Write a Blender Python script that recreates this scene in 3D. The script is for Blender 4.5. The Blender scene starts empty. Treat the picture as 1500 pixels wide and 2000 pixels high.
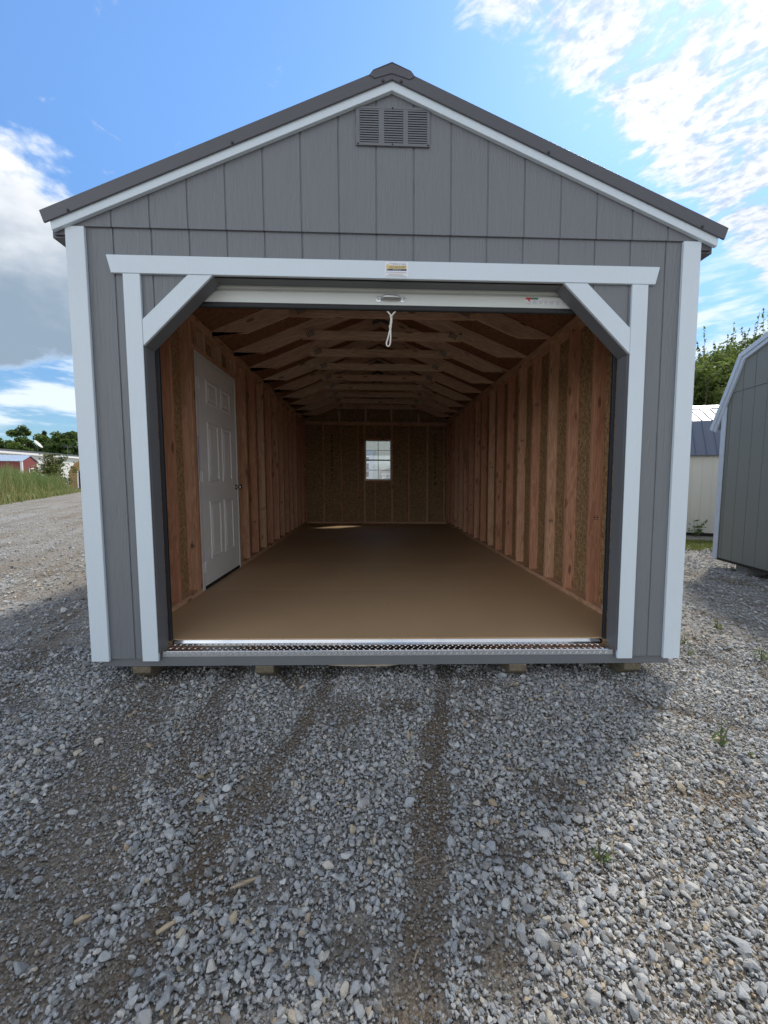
import bpy, bmesh, math, random
import numpy as np
from mathutils import Vector, Matrix

random.seed(11)
rng = np.random.default_rng(11)
scene = bpy.context.scene
COL = scene.collection
R = math.radians

# ------------------------------------------------------------------ camera
F_PX, PITCH, YAW, ROLL = 793.77, 0.0775, 0.0299, 0.0069
cam_data = bpy.data.cameras.new("camera")
cam = bpy.data.objects.new("camera", cam_data)
COL.objects.link(cam)
scene.camera = cam
cam_data.sensor_fit = 'HORIZONTAL'
cam_data.sensor_width = 36.0
cam_data.lens = 36.0 * F_PX / 1500.0
cam_data.clip_start = 0.02
cam_data.clip_end = 3000.0
_cp, _sp, _cy, _sy = math.cos(PITCH), math.sin(PITCH), math.cos(YAW), math.sin(YAW)
_f = Vector((_sy * _cp, _cy * _cp, -_sp))
_r0 = Vector((_cy, -_sy, 0))
_u0 = _r0.cross(_f)
_r = math.cos(ROLL) * _r0 + math.sin(ROLL) * _u0
_u = -math.sin(ROLL) * _r0 + math.cos(ROLL) * _u0
cam.matrix_world = Matrix(((_r.x, _u.x, -_f.x, -0.1081), (_r.y, _u.y, -_f.y, -2.3277),
                           (_r.z, _u.z, -_f.z, 1.246), (0, 0, 0, 1)))

# ------------------------------------------------------------------ light
SUN_DIR = Vector((0.58, 0.55, 1.0)).normalized()          # towards the sun: behind the shed, to the right
SUN_EL = math.asin(SUN_DIR.z)
SUN_AZ = math.atan2(SUN_DIR.x, SUN_DIR.y)
SKY_STRENGTH = 0.115
EXPOSURE = 1.45

sun_data = bpy.data.lights.new("sun", 'SUN')
sun_data.energy = 1.4
sun_data.angle = R(5.0)
sun_data.color = (1.0, 0.94, 0.84)
sun = bpy.data.objects.new("sun", sun_data)
COL.objects.link(sun)
sun.rotation_euler = SUN_DIR.to_track_quat('Z', 'Y').to_euler()

scene.view_settings.view_transform = 'Standard'
scene.view_settings.look = 'None'
scene.view_settings.exposure = EXPOSURE
scene.view_settings.gamma = 1.0
scene.view_settings.use_curve_mapping = False
scene.render.engine = 'CYCLES'
scene.cycles.use_denoising = True
scene.cycles.max_bounces = 8
scene.cycles.diffuse_bounces = 5
scene.cycles.transparent_max_bounces = 8
scene.cycles.sample_clamp_indirect = 6.0


class NT:
    """small helper around a node tree"""
    def __init__(self, tree):
        self.t = tree
        self.n = tree.nodes
        self.l = tree.links

    def put(self, sock, v):
        if isinstance(v, bpy.types.NodeSocket):
            self.l.new(v, sock)
        elif isinstance(v, bpy.types.Node):
            self.l.new(v.outputs[0], sock)
        else:
            if isinstance(v, (tuple, list)) and len(v) == 3 and sock.type == 'RGBA':
                v = (*v, 1.0)
            sock.default_value = v

    def node(self, typ, ins=None, **props):
        nd = self.n.new(typ)
        for k, v in props.items():
            setattr(nd, k, v)
        for k, v in (ins or {}).items():
            self.put(nd.inputs[k], v)
        return nd

    def m(self, op, a, b=None, c=None, clamp=False):
        ins = {0: a}
        if b is not None:
            ins[1] = b
        if c is not None:
            ins[2] = c
        nd = self.node('ShaderNodeMath', ins, operation=op)
        nd.use_clamp = clamp
        return nd.outputs[0]

    def vm(self, op, a, b=None):
        ins = {0: a}
        if b is not None:
            ins[1] = b
        return self.node('ShaderNodeVectorMath', ins, operation=op).outputs[0]

    def smooth(self, v, lo, hi):
        nd = self.node('ShaderNodeMapRange', {0: v, 1: lo, 2: hi, 3: 0.0, 4: 1.0}, interpolation_type='SMOOTHSTEP')
        return nd.outputs[0]

    def comb(self, x, y, z):
        return self.node('ShaderNodeCombineXYZ', {0: x, 1: y, 2: z}).outputs[0]

    def noise(self, vec, scale, detail=4.0, rough=0.55, dist=0.0, color=False, dims='3D'):
        nd = self.node('ShaderNodeTexNoise', noise_dimensions=dims, ins={'Scale': scale, 'Detail': detail, 'Roughness': rough, 'Distortion': dist})
        if vec is not None:
            self.put(nd.inputs['Vector'], vec)
        return nd.outputs['Color' if color else 'Fac']

    def ramp(self, fac, stops, interp='LINEAR'):
        nd = self.node('ShaderNodeValToRGB', {0: fac})
        cr = nd.color_ramp
        cr.interpolation = interp
        while len(cr.elements) < len(stops):
            cr.elements.new(0.5)
        for e, (p, c) in zip(cr.elements, stops):
            e.position = p
            e.color = (*c, 1.0) if len(c) == 3 else c
        return nd.outputs[0]

    def mix(self, fac, a, b, mode='MIX'):
        nd = self.node('ShaderNodeMix', data_type='RGBA', blend_type=mode)
        self.put(nd.inputs[0], fac)
        self.put(nd.inputs[6], a)
        self.put(nd.inputs[7], b)
        return nd.outputs[2]


# ------------------------------------------------------------------ sky
world = bpy.data.worlds.new("World")
scene.world = world
world.use_nodes = True
world.cycles.sampling_method = 'MANUAL'
world.cycles.sample_map_resolution = 512
w = NT(world.node_tree)
w.n.clear()
sky = w.node('ShaderNodeTexSky', sky_type='NISHITA')
sky.sun_disc = False
sky.sun_elevation = SUN_EL
sky.sun_rotation = SUN_AZ
sky.altitude = 100.0
sky.air_density = 1.0
sky.dust_density = 0.35
sky.ozone_density = 2.0
gen = w.node('ShaderNodeTexCoord').outputs['Generated']
sep = w.node('ShaderNodeSeparateXYZ', {0: gen})
dx, dy, dz = sep.outputs
zc = w.m('MAXIMUM', dz, 0.05)
px_ = w.m('DIVIDE', dx, zc)
py_ = w.m('DIVIDE', dy, zc)
deg = 180.0 / math.pi
az = w.m('MULTIPLY', w.m('ARCTAN2', dx, dy), deg)
el = w.m('MULTIPLY', w.m('ARCSINE', dz), deg)
# high broken cloud sheet on the sun's side of a slanting edge
plane = w.comb(px_, py_, 0.0)
rotp = w.node('ShaderNodeVectorRotate', {'Vector': plane, 'Angle': R(38)}, rotation_type='Z_AXIS').outputs[0]
strv = w.vm('MULTIPLY', rotp, (2.6, 3.1, 1.0))
n_mid = w.noise(strv, 2.0, 7, 0.62, 0.55, dims='2D')
n_fin = w.noise(w.vm('ADD', strv, (3.1, 7.7, 0)), 9.0, 3, 0.6, 0.0, dims='2D')
side = w.m('ADD', w.m('MULTIPLY', w.m('SUBTRACT', px_, 0.40), 0.54), w.m('MULTIPLY', w.m('SUBTRACT', py_, 1.0), -0.84))
side = w.smooth(side, -0.16, 0.06)
d_hi = w.m('ADD', w.m('MULTIPLY', n_mid, 0.74), w.m('ADD', w.m('MULTIPLY', n_fin, 0.16), 0.055))
d_hi = w.m('ADD', d_hi, w.m('MULTIPLY', w.m('SUBTRACT', side, 1.0), 0.30))
d_hi = w.smooth(d_hi, 0.315, 0.535)
# low cumulus: noise in azimuth / elevation, a bank towards the left
angv = w.comb(w.m('MULTIPLY', az, 0.055), w.m('MULTIPLY', el, 0.105), 0.0)
c_n = w.noise(w.vm('ADD', angv, (4.0, 1.3, 0.0)), 1.6, 6, 0.55, 0.0, dims='2D')
e1 = w.m('POWER', w.m('DIVIDE', w.m('ABSOLUTE', w.m('ADD', az, 47.0)), 17.5), 2.0)
e2 = w.m('POWER', w.m('DIVIDE', w.m('ABSOLUTE', w.m('SUBTRACT', el, 21.0)), 10.8), 2.0)
bank = w.m('ADD', w.m('SUBTRACT', 1.0, w.m('ADD', e1, e2)), w.m('MULTIPLY', w.m('SUBTRACT', c_n, 0.5), 2.6))
d_bank = w.smooth(bank, -0.12, 0.34)
hz = w.noise(w.comb(w.m('MULTIPLY', az, 0.05), w.m('MULTIPLY', el, 0.22), 2.0), 1.5, 5, 0.58, 0.0, dims='2D')
lowb = w.m('MULTIPLY', w.smooth(el, 27.0, 17.0), w.smooth(hz, 0.42, 0.60))
d_low = w.m('MAXIMUM', d_bank, w.m('MULTIPLY', lowb, 0.9))
# cloud brightness: sunlit tops, grey bases, brighter towards the sun
sdot = w.node('ShaderNodeVectorMath', {0: gen, 1: tuple(SUN_DIR)}, operation='DOT_PRODUCT').outputs['Value']
glow = w.m('ADD', w.m('POWER', w.m('MAXIMUM', sdot, 0.0), 7.0), w.m('MULTIPLY', w.smooth(sdot, 0.25, -0.6), 3.0))   # forward scatter, and unseen clouds opposite the sun brightened for ambient fill
base_sh = w.smooth(w.m('ADD', el, w.m('MULTIPLY', w.m('SUBTRACT', c_n, 0.5), 16.0)), 16.5, 29.5)
bank_col = w.mix(base_sh, (1.05, 1.36, 1.70), (3.4, 3.45, 3.55))
low_col = w.mix(d_bank, (3.1, 3.4, 3.7), bank_col)
hi_col = w.mix(w.smooth(w.m('ADD', w.m('MULTIPLY', n_mid, 0.6), w.m('MULTIPLY', n_fin, 0.4)), 0.36, 0.58), (1.45, 1.65, 1.9), (2.75, 2.8, 2.86))
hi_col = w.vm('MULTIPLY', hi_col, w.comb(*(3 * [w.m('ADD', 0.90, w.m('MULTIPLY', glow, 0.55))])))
sky_col = w.vm('MULTIPLY', sky.outputs[0], (0.545, 0.705, 0.82))
clear = w.m('ADD', 0.46, w.m('MULTIPLY', w.smooth(el, -4.0, 42.0), 0.58))      # clear dry air: the horizon stays blue
sky_col = w.vm('MULTIPLY', sky_col, w.comb(clear, clear, clear))
c1 = w.mix(w.m('MULTIPLY', d_hi, 0.93), sky_col, hi_col)
low_col = w.vm('MULTIPLY', low_col, w.comb(*(3 * [w.m('ADD', 1.0, w.m('MULTIPLY', w.smooth(sdot, 0.05, -0.6), 1.5))])))  # low clouds out of view, opposite the sun, brightened to lift the shade
c2 = w.mix(w.m('MULTIPLY', d_low, 0.96), c1, low_col)
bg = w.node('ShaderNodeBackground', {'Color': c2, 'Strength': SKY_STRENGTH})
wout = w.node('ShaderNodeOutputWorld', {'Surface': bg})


# ------------------------------------------------------------------ materials
def new_mat(name):
    m = bpy.data.materials.new(name)
    m.use_nodes = True
    t = NT(m.node_tree)
    b = t.n['Principled BSDF']
    return m, t, b


def bump(t, b, h, strength=0.3, dist=0.01):
    nd = t.node('ShaderNodeBump', {'Strength': strength, 'Distance': dist, 'Height': h})
    t.l.new(nd.outputs[0], b.inputs['Normal'])
    return nd


def oc(t):
    return t.node('ShaderNodeTexCoord').outputs['Object']


def simple(name, col, rough=0.5, metal=0.0, var=0.06, scale=12.0, bmp=0.0):
    m, t, b = new_mat(name)
    o = oc(t)
    n = t.noise(o, scale, 5, 0.6)
    c = t.mix(n, tuple(max(0, x * (1 - var * 2)) for x in col), tuple(min(1, x * (1 + var * 2)) for x in col))
    t.put(b.inputs['Base Color'], c)
    b.inputs['Roughness'].default_value = rough
    b.inputs['Metallic'].default_value = metal
    if bmp:
        bump(t, b, t.noise(o, scale * 6, 4, 0.6), bmp, 0.004)
    return m


def painted_siding(name, col, rough=0.5, strength=0.5):
    m, t, b = new_mat(name)
    o = oc(t)
    rnd = t.node('ShaderNodeObjectInfo').outputs['Random']
    off = t.vm('ADD', o, t.comb(t.m('MULTIPLY', rnd, 13.0), t.m('MULTIPLY', rnd, 7.0), t.m('MULTIPLY', rnd, 29.0)))
    g1 = t.noise(t.vm('MULTIPLY', off, (110, 110, 5)), 1.0, 4, 0.65, 0.8)
    g2 = t.noise(t.vm('MULTIPLY', off, (14, 14, 1.4)), 1.0, 3, 0.5, 0.8)
    ring = t.m('SINE', t.m('MULTIPLY', g2, 46.0))
    hgt = t.m('ADD', t.m('MULTIPLY', g1, 0.9), t.m('MULTIPLY', ring, 0.16))
    tone = t.noise(off, 2.4, 4, 0.6)
    c = t.mix(tone, tuple(x * 0.95 for x in col), tuple(x * 1.045 for x in col))
    t.put(b.inputs['Base Color'], c)
    t.put(b.inputs['Roughness'], t.m('ADD', rough - 0.06, t.m('MULTIPLY', g1, 0.16)))
    bump(t, b, hgt, strength, 0.005)
    return m


def wood(name, cols, knots=0.7, rough=0.7, grain=0.4):
    """sawn timber: grain runs along the first component of the 'gc' attribute; the fourth offset is per piece"""
    m, t, b = new_mat(name)
    gc = t.node('ShaderNodeAttribute', attribute_name='gc').outputs['Vector']
    tone = t.node('ShaderNodeAttribute', attribute_name='tone').outputs['Fac']
    fine = t.noise(t.vm('MULTIPLY', gc, (3.0, 90, 90)), 1.0, 4, 0.6, 0.4)
    broad = t.noise(t.vm('MULTIPLY', gc, (1.2, 16, 16)), 1.0, 3, 0.5, 1.5)
    ring = t.m('ADD', t.m('MULTIPLY', t.m('SINE', t.m('MULTIPLY', broad, 42.0)), 0.5), 0.5)
    base = t.ramp(tone, [(0.0, cols[0]), (0.45, cols[1]), (0.75, cols[2]), (1.0, cols[3])])
    c = t.mix(t.m('MULTIPLY', ring, 0.42), base, (0.45, 0.34, 0.28), 'MULTIPLY')
    c = t.mix(t.m('MULTIPLY', fine, 0.55), c, (0.55, 0.46, 0.40), 'MULTIPLY')
    stain = t.noise(t.vm('MULTIPLY', gc, (1.6, 5, 5)), 1.0, 3, 0.5)
    c = t.mix(t.smooth(stain, 0.55, 0.8), c, (0.62, 0.55, 0.52), 'MULTIPLY')
    vor = t.node('ShaderNodeTexVoronoi', {'Vector': t.vm('MULTIPLY', gc, (3.2, 11.0, 11.0)), 'Scale': 1.0, 'Randomness': 1.0})
    kn = t.smooth(vor.outputs['Distance'], 0.20, 0.08)
    c = t.mix(t.m('MULTIPLY', kn, knots), c, (0.09, 0.04, 0.02))
    t.put(b.inputs['Base Color'], c)
    b.inputs['Roughness'].default_value = rough
    b.inputs['Specular IOR Level'].default_value = 0.25
    bump(t, b, t.m('ADD', fine, t.m('MULTIPLY', ring, 0.2)), grain, 0.002)
    return m


def osb(name, dark, mid, light, scale=1.0):
    m, t, b = new_mat(name)
    o = oc(t)
    warp = t.vm('ADD', o, t.vm('MULTIPLY', t.noise(o, 9.0, 2, 0.5, 0, True), (0.035, 0.035, 0.035)))
    cols = []
    for ang, sc in ((0.4, (26, 60, 17)), (1.5, (60, 22, 30)), (2.5, (30, 15, 52))):
        v = t.node('ShaderNodeVectorRotate', {'Vector': warp, 'Angle': ang, 'Axis': (0.5, 0.6, 0.62)}, rotation_type='AXIS_ANGLE').outputs[0]
        vo = t.node('ShaderNodeTexVoronoi', {'Vector': t.vm('MULTIPLY', v, tuple(s * scale for s in sc)), 'Scale': 1.0})
        cols.append((vo.outputs['Color'], vo.outputs['Distance']))
    g = [t.node('ShaderNodeSeparateXYZ', {0: c[0]}).outputs[0] for c in cols]
    val = t.m('ADD', t.m('MULTIPLY', g[0], 0.42), t.m('ADD', t.m('MULTIPLY', g[1], 0.33), t.m('MULTIPLY', g[2], 0.25)))
    c = t.ramp(val, [(0.2, dark), (0.5, mid), (0.8, light)])
    big = t.noise(o, 1.7, 3, 0.6)
    c = t.mix(t.m('MULTIPLY', big, 0.6), c, (0.62, 0.55, 0.5), 'MULTIPLY')
    t.put(b.inputs['Base Color'], c)
    b.inputs['Roughness'].default_value = 0.75
    b.inputs['Specular IOR Level'].default_value = 0.2
    bump(t, b, val, 0.5, 0.003)
    return m


M = {}
M['siding'] = painted_siding('grey_paint_siding', (0.178, 0.185, 0.198), 0.46, 0.75)
M['siding_side'] = M['siding']
M['liner'] = simple('grey_paint_liner', (0.155, 0.160, 0.172), 0.5, 0, 0.05, 5.0, 0.12)
M['white'] = painted_siding('white_paint_trim', (0.655, 0.725, 0.775), 0.42, 0.18)
M['metal_dark'] = simple('charcoal_roof_metal', (0.092, 0.089, 0.100), 0.40, 0.0, 0.03, 3.0)
M['screw'] = simple('dark_screw', (0.03, 0.028, 0.03), 0.5)
M['stud'] = wood('framing_lumber', [(0.66, 0.335, 0.205), (0.74, 0.405, 0.255), (0.79, 0.49, 0.315), (0.83, 0.60, 0.41)])
M['truss'] = wood('truss_lumber', [(0.82, 0.58, 0.41), (0.85, 0.63, 0.46), (0.87, 0.67, 0.49), (0.88, 0.71, 0.54)])
M['skid'] = wood('treated_timber', [(0.18, 0.16, 0.115), (0.21, 0.185, 0.13), (0.22, 0.19, 0.14), (0.24, 0.21, 0.15)], 0.4, 0.85)
M['raw'] = wood('raw_split_wood', [(0.40, 0.34, 0.25), (0.46, 0.39, 0.28), (0.50, 0.42, 0.30), (0.54, 0.45, 0.32)], 0.1, 0.85)
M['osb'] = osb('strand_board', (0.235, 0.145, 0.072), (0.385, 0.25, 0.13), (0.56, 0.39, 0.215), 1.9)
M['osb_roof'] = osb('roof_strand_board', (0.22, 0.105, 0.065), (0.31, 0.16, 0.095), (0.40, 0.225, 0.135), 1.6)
M['black'] = simple('black_rubber', (0.018, 0.019, 0.022), 0.55)
M['plate_metal'] = simple('galvanised_gusset', (0.16, 0.16, 0.16), 0.5, 0.5)
M['door'] = None
M['galv'] = simple('bright_galvanised', (0.62, 0.63, 0.64), 0.32, 0.9, 0.1, 30)
M['steel_white'] = simple('white_door_steel', (0.66, 0.68, 0.64), 0.35, 0, 0.03, 6)
M['nickel'] = simple('nickel_knob', (0.45, 0.43, 0.40), 0.2, 1.0)
M['tape'] = simple('blue_masking_tape', (0.03, 0.14, 0.42), 0.6)
M['vinyl'] = simple('white_vinyl', (0.75, 0.75, 0.74), 0.4)
M['rope'] = simple('white_nylon_rope', (0.74, 0.71, 0.66), 0.8, 0, 0.1, 200)
M['cap'] = simple('white_plastic', (0.7, 0.72, 0.8), 0.4)


def mk_door():
    m, t, b = new_mat('white_door_skin')
    o = oc(t)
    g = t.noise(t.vm('MULTIPLY', o, (60, 60, 3.5)), 1.0, 4, 0.6, 0.8)
    r = t.m('SINE', t.m('MULTIPLY', t.noise(t.vm('MULTIPLY', o, (8, 9, 1.6)), 1.0, 2, 0.5, 0.8), 50.0))
    t.put(b.inputs['Base Color'], t.mix(t.m('ADD', t.m('MULTIPLY', r, 0.25), 0.5), (0.82, 0.81, 0.805), (0.88, 0.87, 0.865)))
    b.inputs['Roughness'].default_value = 0.45
    bump(t, b, t.m('ADD', g, t.m('MULTIPLY', r, 0.4)), 0.5, 0.002)
    return m


M['door'] = mk_door()


def mk_floor():
    m, t, b = new_mat('brown_floor_panel')
    o = oc(t)
    n = t.noise(o, 0.9, 5, 0.62)
    f = t.noise(o, 140.0, 3, 0.6)
    c = t.ramp(n, [(0.3, (0.56, 0.375, 0.215)), (0.7, (0.64, 0.435, 0.255))])
    c = t.mix(t.m('MULTIPLY', f, 0.35), c, (0.6, 0.55, 0.5), 'MULTIPLY')
    prnd = t.node('ShaderNodeObjectInfo').outputs['Random']
    c = t.mix(t.m('MULTIPLY', prnd, 0.5), c, (0.88, 0.87, 0.86), 'MULTIPLY')
    dust = t.smooth(t.noise(t.vm('MULTIPLY', o, (7, 22, 1)), 1.0, 6, 0.7, 1.5), 0.60, 0.78)
    c = t.mix(t.m('MULTIPLY', dust, 0.30), c, (0.62, 0.50, 0.36))
    scuff = t.smooth(t.noise(t.vm('MULTIPLY', o, (26, 3.0, 1)), 1.0, 4, 0.6, 2.0), 0.64, 0.74)
    c = t.mix(t.m('MULTIPLY', scuff, 0.20), c, (0.25, 0.17, 0.10))
    t.put(b.inputs['Base Color'], c)
    t.put(b.inputs['Roughness'], t.m('ADD', 0.42, t.m('MULTIPLY', n, 0.25)))
    b.inputs['Specular IOR Level'].default_value = 0.3
    bump(t, b, f, 0.12, 0.001)
    return m


M['floor'] = mk_floor()


def mk_tread():
    m, t, b = new_mat('polished_tread_plate')
    o = oc(t)
    n = t.noise(o, 14.0, 5, 0.6)
    t.put(b.inputs['Base Color'], t.mix(n, (0.62, 0.62, 0.62), (0.80, 0.80, 0.80)))
    b.inputs['Metallic'].default_value = 1.0
    t.put(b.inputs['Roughness'], t.m('ADD', 0.05, t.m('MULTIPLY', n, 0.16)))
    return m


M['tread'] = mk_tread()
M['tread_base'] = simple('tread_edge_face', (0.50, 0.50, 0.50), 0.45, 0.6, 0.15, 60)
M['tread_lip'] = simple('brushed_tread_edge', (0.78, 0.78, 0.78), 0.42, 0.75, 0.10, 40)


def mk_glass():
    m, t, b = new_mat('window_glass')
    t.n.remove(b)
    tr = t.node('ShaderNodeBsdfTransparent', {'Color': (0.93, 0.95, 0.95)})
    gl = t.node('ShaderNodeBsdfGlossy', {'Color': (1, 1, 1), 'Roughness': 0.03})
    mx = t.node('ShaderNodeMixShader', {0: 0.06, 1: tr, 2: gl})
    t.put(t.n['Material Output'].inputs[0], mx)
    return m


M['glass'] = mk_glass()


def mk_ground():
    m, t, b = new_mat('gravel_ground')
    o = oc(t)
    dirt = t.node('ShaderNodeAttribute', attribute_name='dirt').outputs['Fac']  # track soil, plus painted darkening between the nearby stones
    v1 = t.node('ShaderNodeTexVoronoi', {'Vector': o, 'Scale': 62.0})
    v2 = t.node('ShaderNodeTexVoronoi', {'Vector': o, 'Scale': 150.0})
    cell = t.node('ShaderNodeSeparateXYZ', {0: v1.outputs['Color']}).outputs[0]
    cell2 = t.node('ShaderNodeSeparateXYZ', {0: v2.outputs['Color']}).outputs[1]
    big = t.noise(o, 0.55, 5, 0.6)
    med = t.noise(t.vm('MULTIPLY', o, (1.0, 0.45, 1.0)), 2.2, 5, 0.65)
    stone = t.ramp(cell, [(0.0, (0.17, 0.172, 0.172)), (0.5, (0.33, 0.33, 0.325)), (0.85, (0.47, 0.465, 0.445)), (1.0, (0.46, 0.41, 0.33))])
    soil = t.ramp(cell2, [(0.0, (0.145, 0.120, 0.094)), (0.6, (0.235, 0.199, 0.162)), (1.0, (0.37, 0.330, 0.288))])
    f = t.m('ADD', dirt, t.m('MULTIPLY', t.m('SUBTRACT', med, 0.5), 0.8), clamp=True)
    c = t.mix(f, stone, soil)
    c = t.mix(t.smooth(big, 0.35, 0.7), c, (0.86, 0.80, 0.72), 'MULTIPLY')
    rut = t.noise(t.vm('MULTIPLY', t.node('ShaderNodeVectorRotate', {'Vector': o, 'Angle': R(-24)}, rotation_type='Z_AXIS').outputs[0], (2.3, 0.10, 1.0)), 1.0, 5, 0.62)
    c = t.mix(t.smooth(rut, 0.42, 0.66), c, (0.82, 0.755, 0.675), 'MULTIPLY')
    t.put(b.inputs['Base Color'], c)
    b.inputs['Roughness'].default_value = 0.9
    b.inputs['Specular IOR Level'].default_value = 0.2
    h = t.m('ADD', t.m('MULTIPLY', v1.outputs['Distance'], -1.0), t.m('MULTIPLY', v2.outputs['Distance'], -0.5))
    bump(t, b, h, 0.9, 0.014)
    return m


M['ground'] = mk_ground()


def mk_stone():
    m, t, b = new_mat('crushed_stone')
    tint = t.node('ShaderNodeAttribute', attribute_name='tint', attribute_type='INSTANCER').outputs['Fac']
    o = oc(t)
    c = t.ramp(tint, [(0.0, (0.245, 0.220, 0.190)), (0.12, (0.31, 0.295, 0.275)), (0.22, (0.345, 0.362, 0.378)), (0.35, (0.45, 0.442, 0.425)), (0.50, (0.46, 0.486, 0.508)),
                      (0.64, (0.55, 0.545, 0.525)), (0.80, (0.66, 0.665, 0.66)), (0.90, (0.61, 0.545, 0.44)), (1.0, (0.50, 0.39, 0.26))])
    n = t.noise(o, 1.6, 5, 0.65)
    c = t.mix(t.m('MULTIPLY', n, 0.75), c, (0.62, 0.60, 0.58), 'MULTIPLY')
    t.put(b.inputs['Base Color'], c)
    b.inputs['Roughness'].default_value = 0.82
    b.inputs['Specular IOR Level'].default_value = 0.25
    bump(t, b, t.noise(o, 4.0, 4, 0.7), 0.35, 0.15)
    return m


M['stone'] = mk_stone()


def leafmat(name, c0, c1, c2, trans=0.48):
    m, t, b = new_mat(name)
    rnd = t.node('ShaderNodeAttribute', attribute_name='rnd').outputs['Fac']
    c = t.ramp(rnd, [(0.0, c0), (0.55, c1), (1.0, c2)])
    t.put(b.inputs['Base Color'], c)
    b.inputs['Roughness'].default_value = 0.55
    b.inputs['Specular IOR Level'].default_value = 0.3
    tl = t.node('ShaderNodeBsdfTranslucent', {'Color': t.mix(0.5, c, (0.20, 0.27, 0.05))})
    mx = t.node('ShaderNodeMixShader', {0: trans, 1: b, 2: tl})
    t.put(t.n['Material Output'].inputs[0], mx)
    return m


M['leaf_far'] = leafmat('far_foliage', (0.048, 0.090, 0.026), (0.095, 0.160, 0.042), (0.155, 0.220, 0.060))
M['leaf_dark'] = leafmat('dark_foliage', (0.032, 0.068, 0.022), (0.068, 0.120, 0.034), (0.105, 0.16, 0.044))
M['leaf_right'] = leafmat('near_foliage', (0.058, 0.092, 0.026), (0.110, 0.155, 0.042), (0.170, 0.205, 0.058))
M['needle'] = leafmat('conifer_needles', (0.018, 0.036, 0.018), (0.032, 0.058, 0.024), (0.05, 0.08, 0.03), 0.15)
M['reed'] = leafmat('reed_blades', (0.13, 0.18, 0.060), (0.21, 0.28, 0.095), (0.34, 0.31, 0.14), 0.3)
M['turf'] = leafmat('turf_blades', (0.07, 0.10, 0.02), (0.15, 0.19, 0.035), (0.26, 0.25, 0.07), 0.3)
M['weed'] = leafmat('weed_leaves', (0.06, 0.11, 0.03), (0.11, 0.17, 0.045), (0.20, 0.23, 0.06), 0.3)
M['blossom'] = leafmat('shrub_foliage', (0.06, 0.09, 0.02), (0.14, 0.16, 0.04), (0.42, 0.34, 0.22), 0.2)
M['bark'] = simple('tree_bark', (0.085, 0.066, 0.048), 0.9, 0, 0.25, 9, 0.5)
M['stem'] = simple('weed_stem', (0.12, 0.11, 0.06), 0.8)


# ------------------------------------------------------------------ builders
def tag(o, label=None, cat=None, group=None, kind=None):
    if label:
        o['label'] = label
    if cat:
        o['category'] = cat
    if group:
        o['group'] = group
    if kind:
        o['kind'] = kind
    return o


def empty(name, loc=(0, 0, 0), rz=0.0):
    o = bpy.data.objects.new(name, None)
    COL.objects.link(o)
    o.location = loc
    o.rotation_euler = (0, 0, rz)
    o.empty_display_size = 0.2
    return o


def link(name, me, parent=None, loc=None):
    o = bpy.data.objects.new(name, me)
    COL.objects.link(o)
    if parent is not None:
        o.parent = parent
    if loc is not None:
        o.location = loc
    return o


def box(x0, x1, y0, y1, z0, z1):
    v = [(x0, y0, z0), (x1, y0, z0), (x1, y1, z0), (x0, y1, z0), (x0, y0, z1), (x1, y0, z1), (x1, y1, z1), (x0, y1, z1)]
    f = [(0, 3, 2, 1), (4, 5, 6, 7), (0, 1, 5, 4), (1, 2, 6, 5), (2, 3, 7, 6), (3, 0, 4, 7)]
    return v, f


def prism(poly, a0, a1, plane='xz'):
    """extrude a 2-D outline: plane 'xz' along y, 'yz' along x, 'xy' along z"""
    def p3(p, a):
        if plane == 'xz':
            return (p[0], a, p[1])
        if plane == 'yz':
            return (a, p[0], p[1])
        return (p[0], p[1], a)
    n = len(poly)
    v = [p3(p, a0) for p in poly] + [p3(p, a1) for p in poly]
    f = [tuple(range(n)), tuple(range(2 * n - 1, n - 1, -1))]
    f += [(i, (i + 1) % n, n + (i + 1) % n, n + i) for i in range(n)]
    return v, f


def joinvf(parts):
    V, Fc = [], []
    for v, f in parts:
        k = len(V)
        V += v
        Fc += [tuple(i + k for i in q) for q in f]
    return V, Fc


def mesh(name, vf, mat, bevel=0.0, grain=None, smooth=False, tone=None):
    """one mesh from (verts, faces); grain = axis letter or (axis letters, angle) gives timber its own grain coordinates"""
    me = bpy.data.meshes.new(name)
    bm = bmesh.new()
    vs = [bm.verts.new(c) for c in vf[0]]
    for q in vf[1]:
        try:
            bm.faces.new([vs[i] for i in q])
        except ValueError:
            pass
    bmesh.ops.recalc_face_normals(bm, faces=bm.faces)
    if bevel > 0:
        ed = [e for e in bm.edges if len(e.link_faces) == 2 and e.calc_face_angle(0) > 0.5]
        bmesh.ops.bevel(bm, geom=ed, offset=bevel, segments=1, affect='EDGES', clamp_overlap=True)
    bm.to_mesh(me)
    bm.free()
    me.materials.append(M[mat] if isinstance(mat, str) else mat)
    if smooth:
        me.polygons.foreach_set('use_smooth', [True] * len(me.polygons))
    if grain is not None:
        co = np.empty(len(me.vertices) * 3)
        me.vertices.foreach_get('co', co)
        co = co.reshape(-1, 3)
        if grain == 'x':
            g = co
        elif grain == 'y':
            g = co[:, [1, 0, 2]]
        elif grain == 'z':
            g = co[:, [2, 0, 1]]
        else:                                     # angle in the xz plane
            a = grain
            g = np.stack([co[:, 0] * math.cos(a) + co[:, 2] * math.sin(a), co[:, 1],
                          -co[:, 0] * math.sin(a) + co[:, 2] * math.cos(a)], 1)
        g = g + rng.uniform(-20, 20, 3)
        at = me.attributes.new('gc', 'FLOAT_VECTOR', 'POINT')
        at.data.foreach_set('vector', g.astype(np.float32).ravel())
        tn = me.attributes.new('tone', 'FLOAT', 'POINT')
        tn.data.foreach_set('value', np.full(len(co), rng.random() if tone is None else tone, np.float32))
    return me


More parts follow.
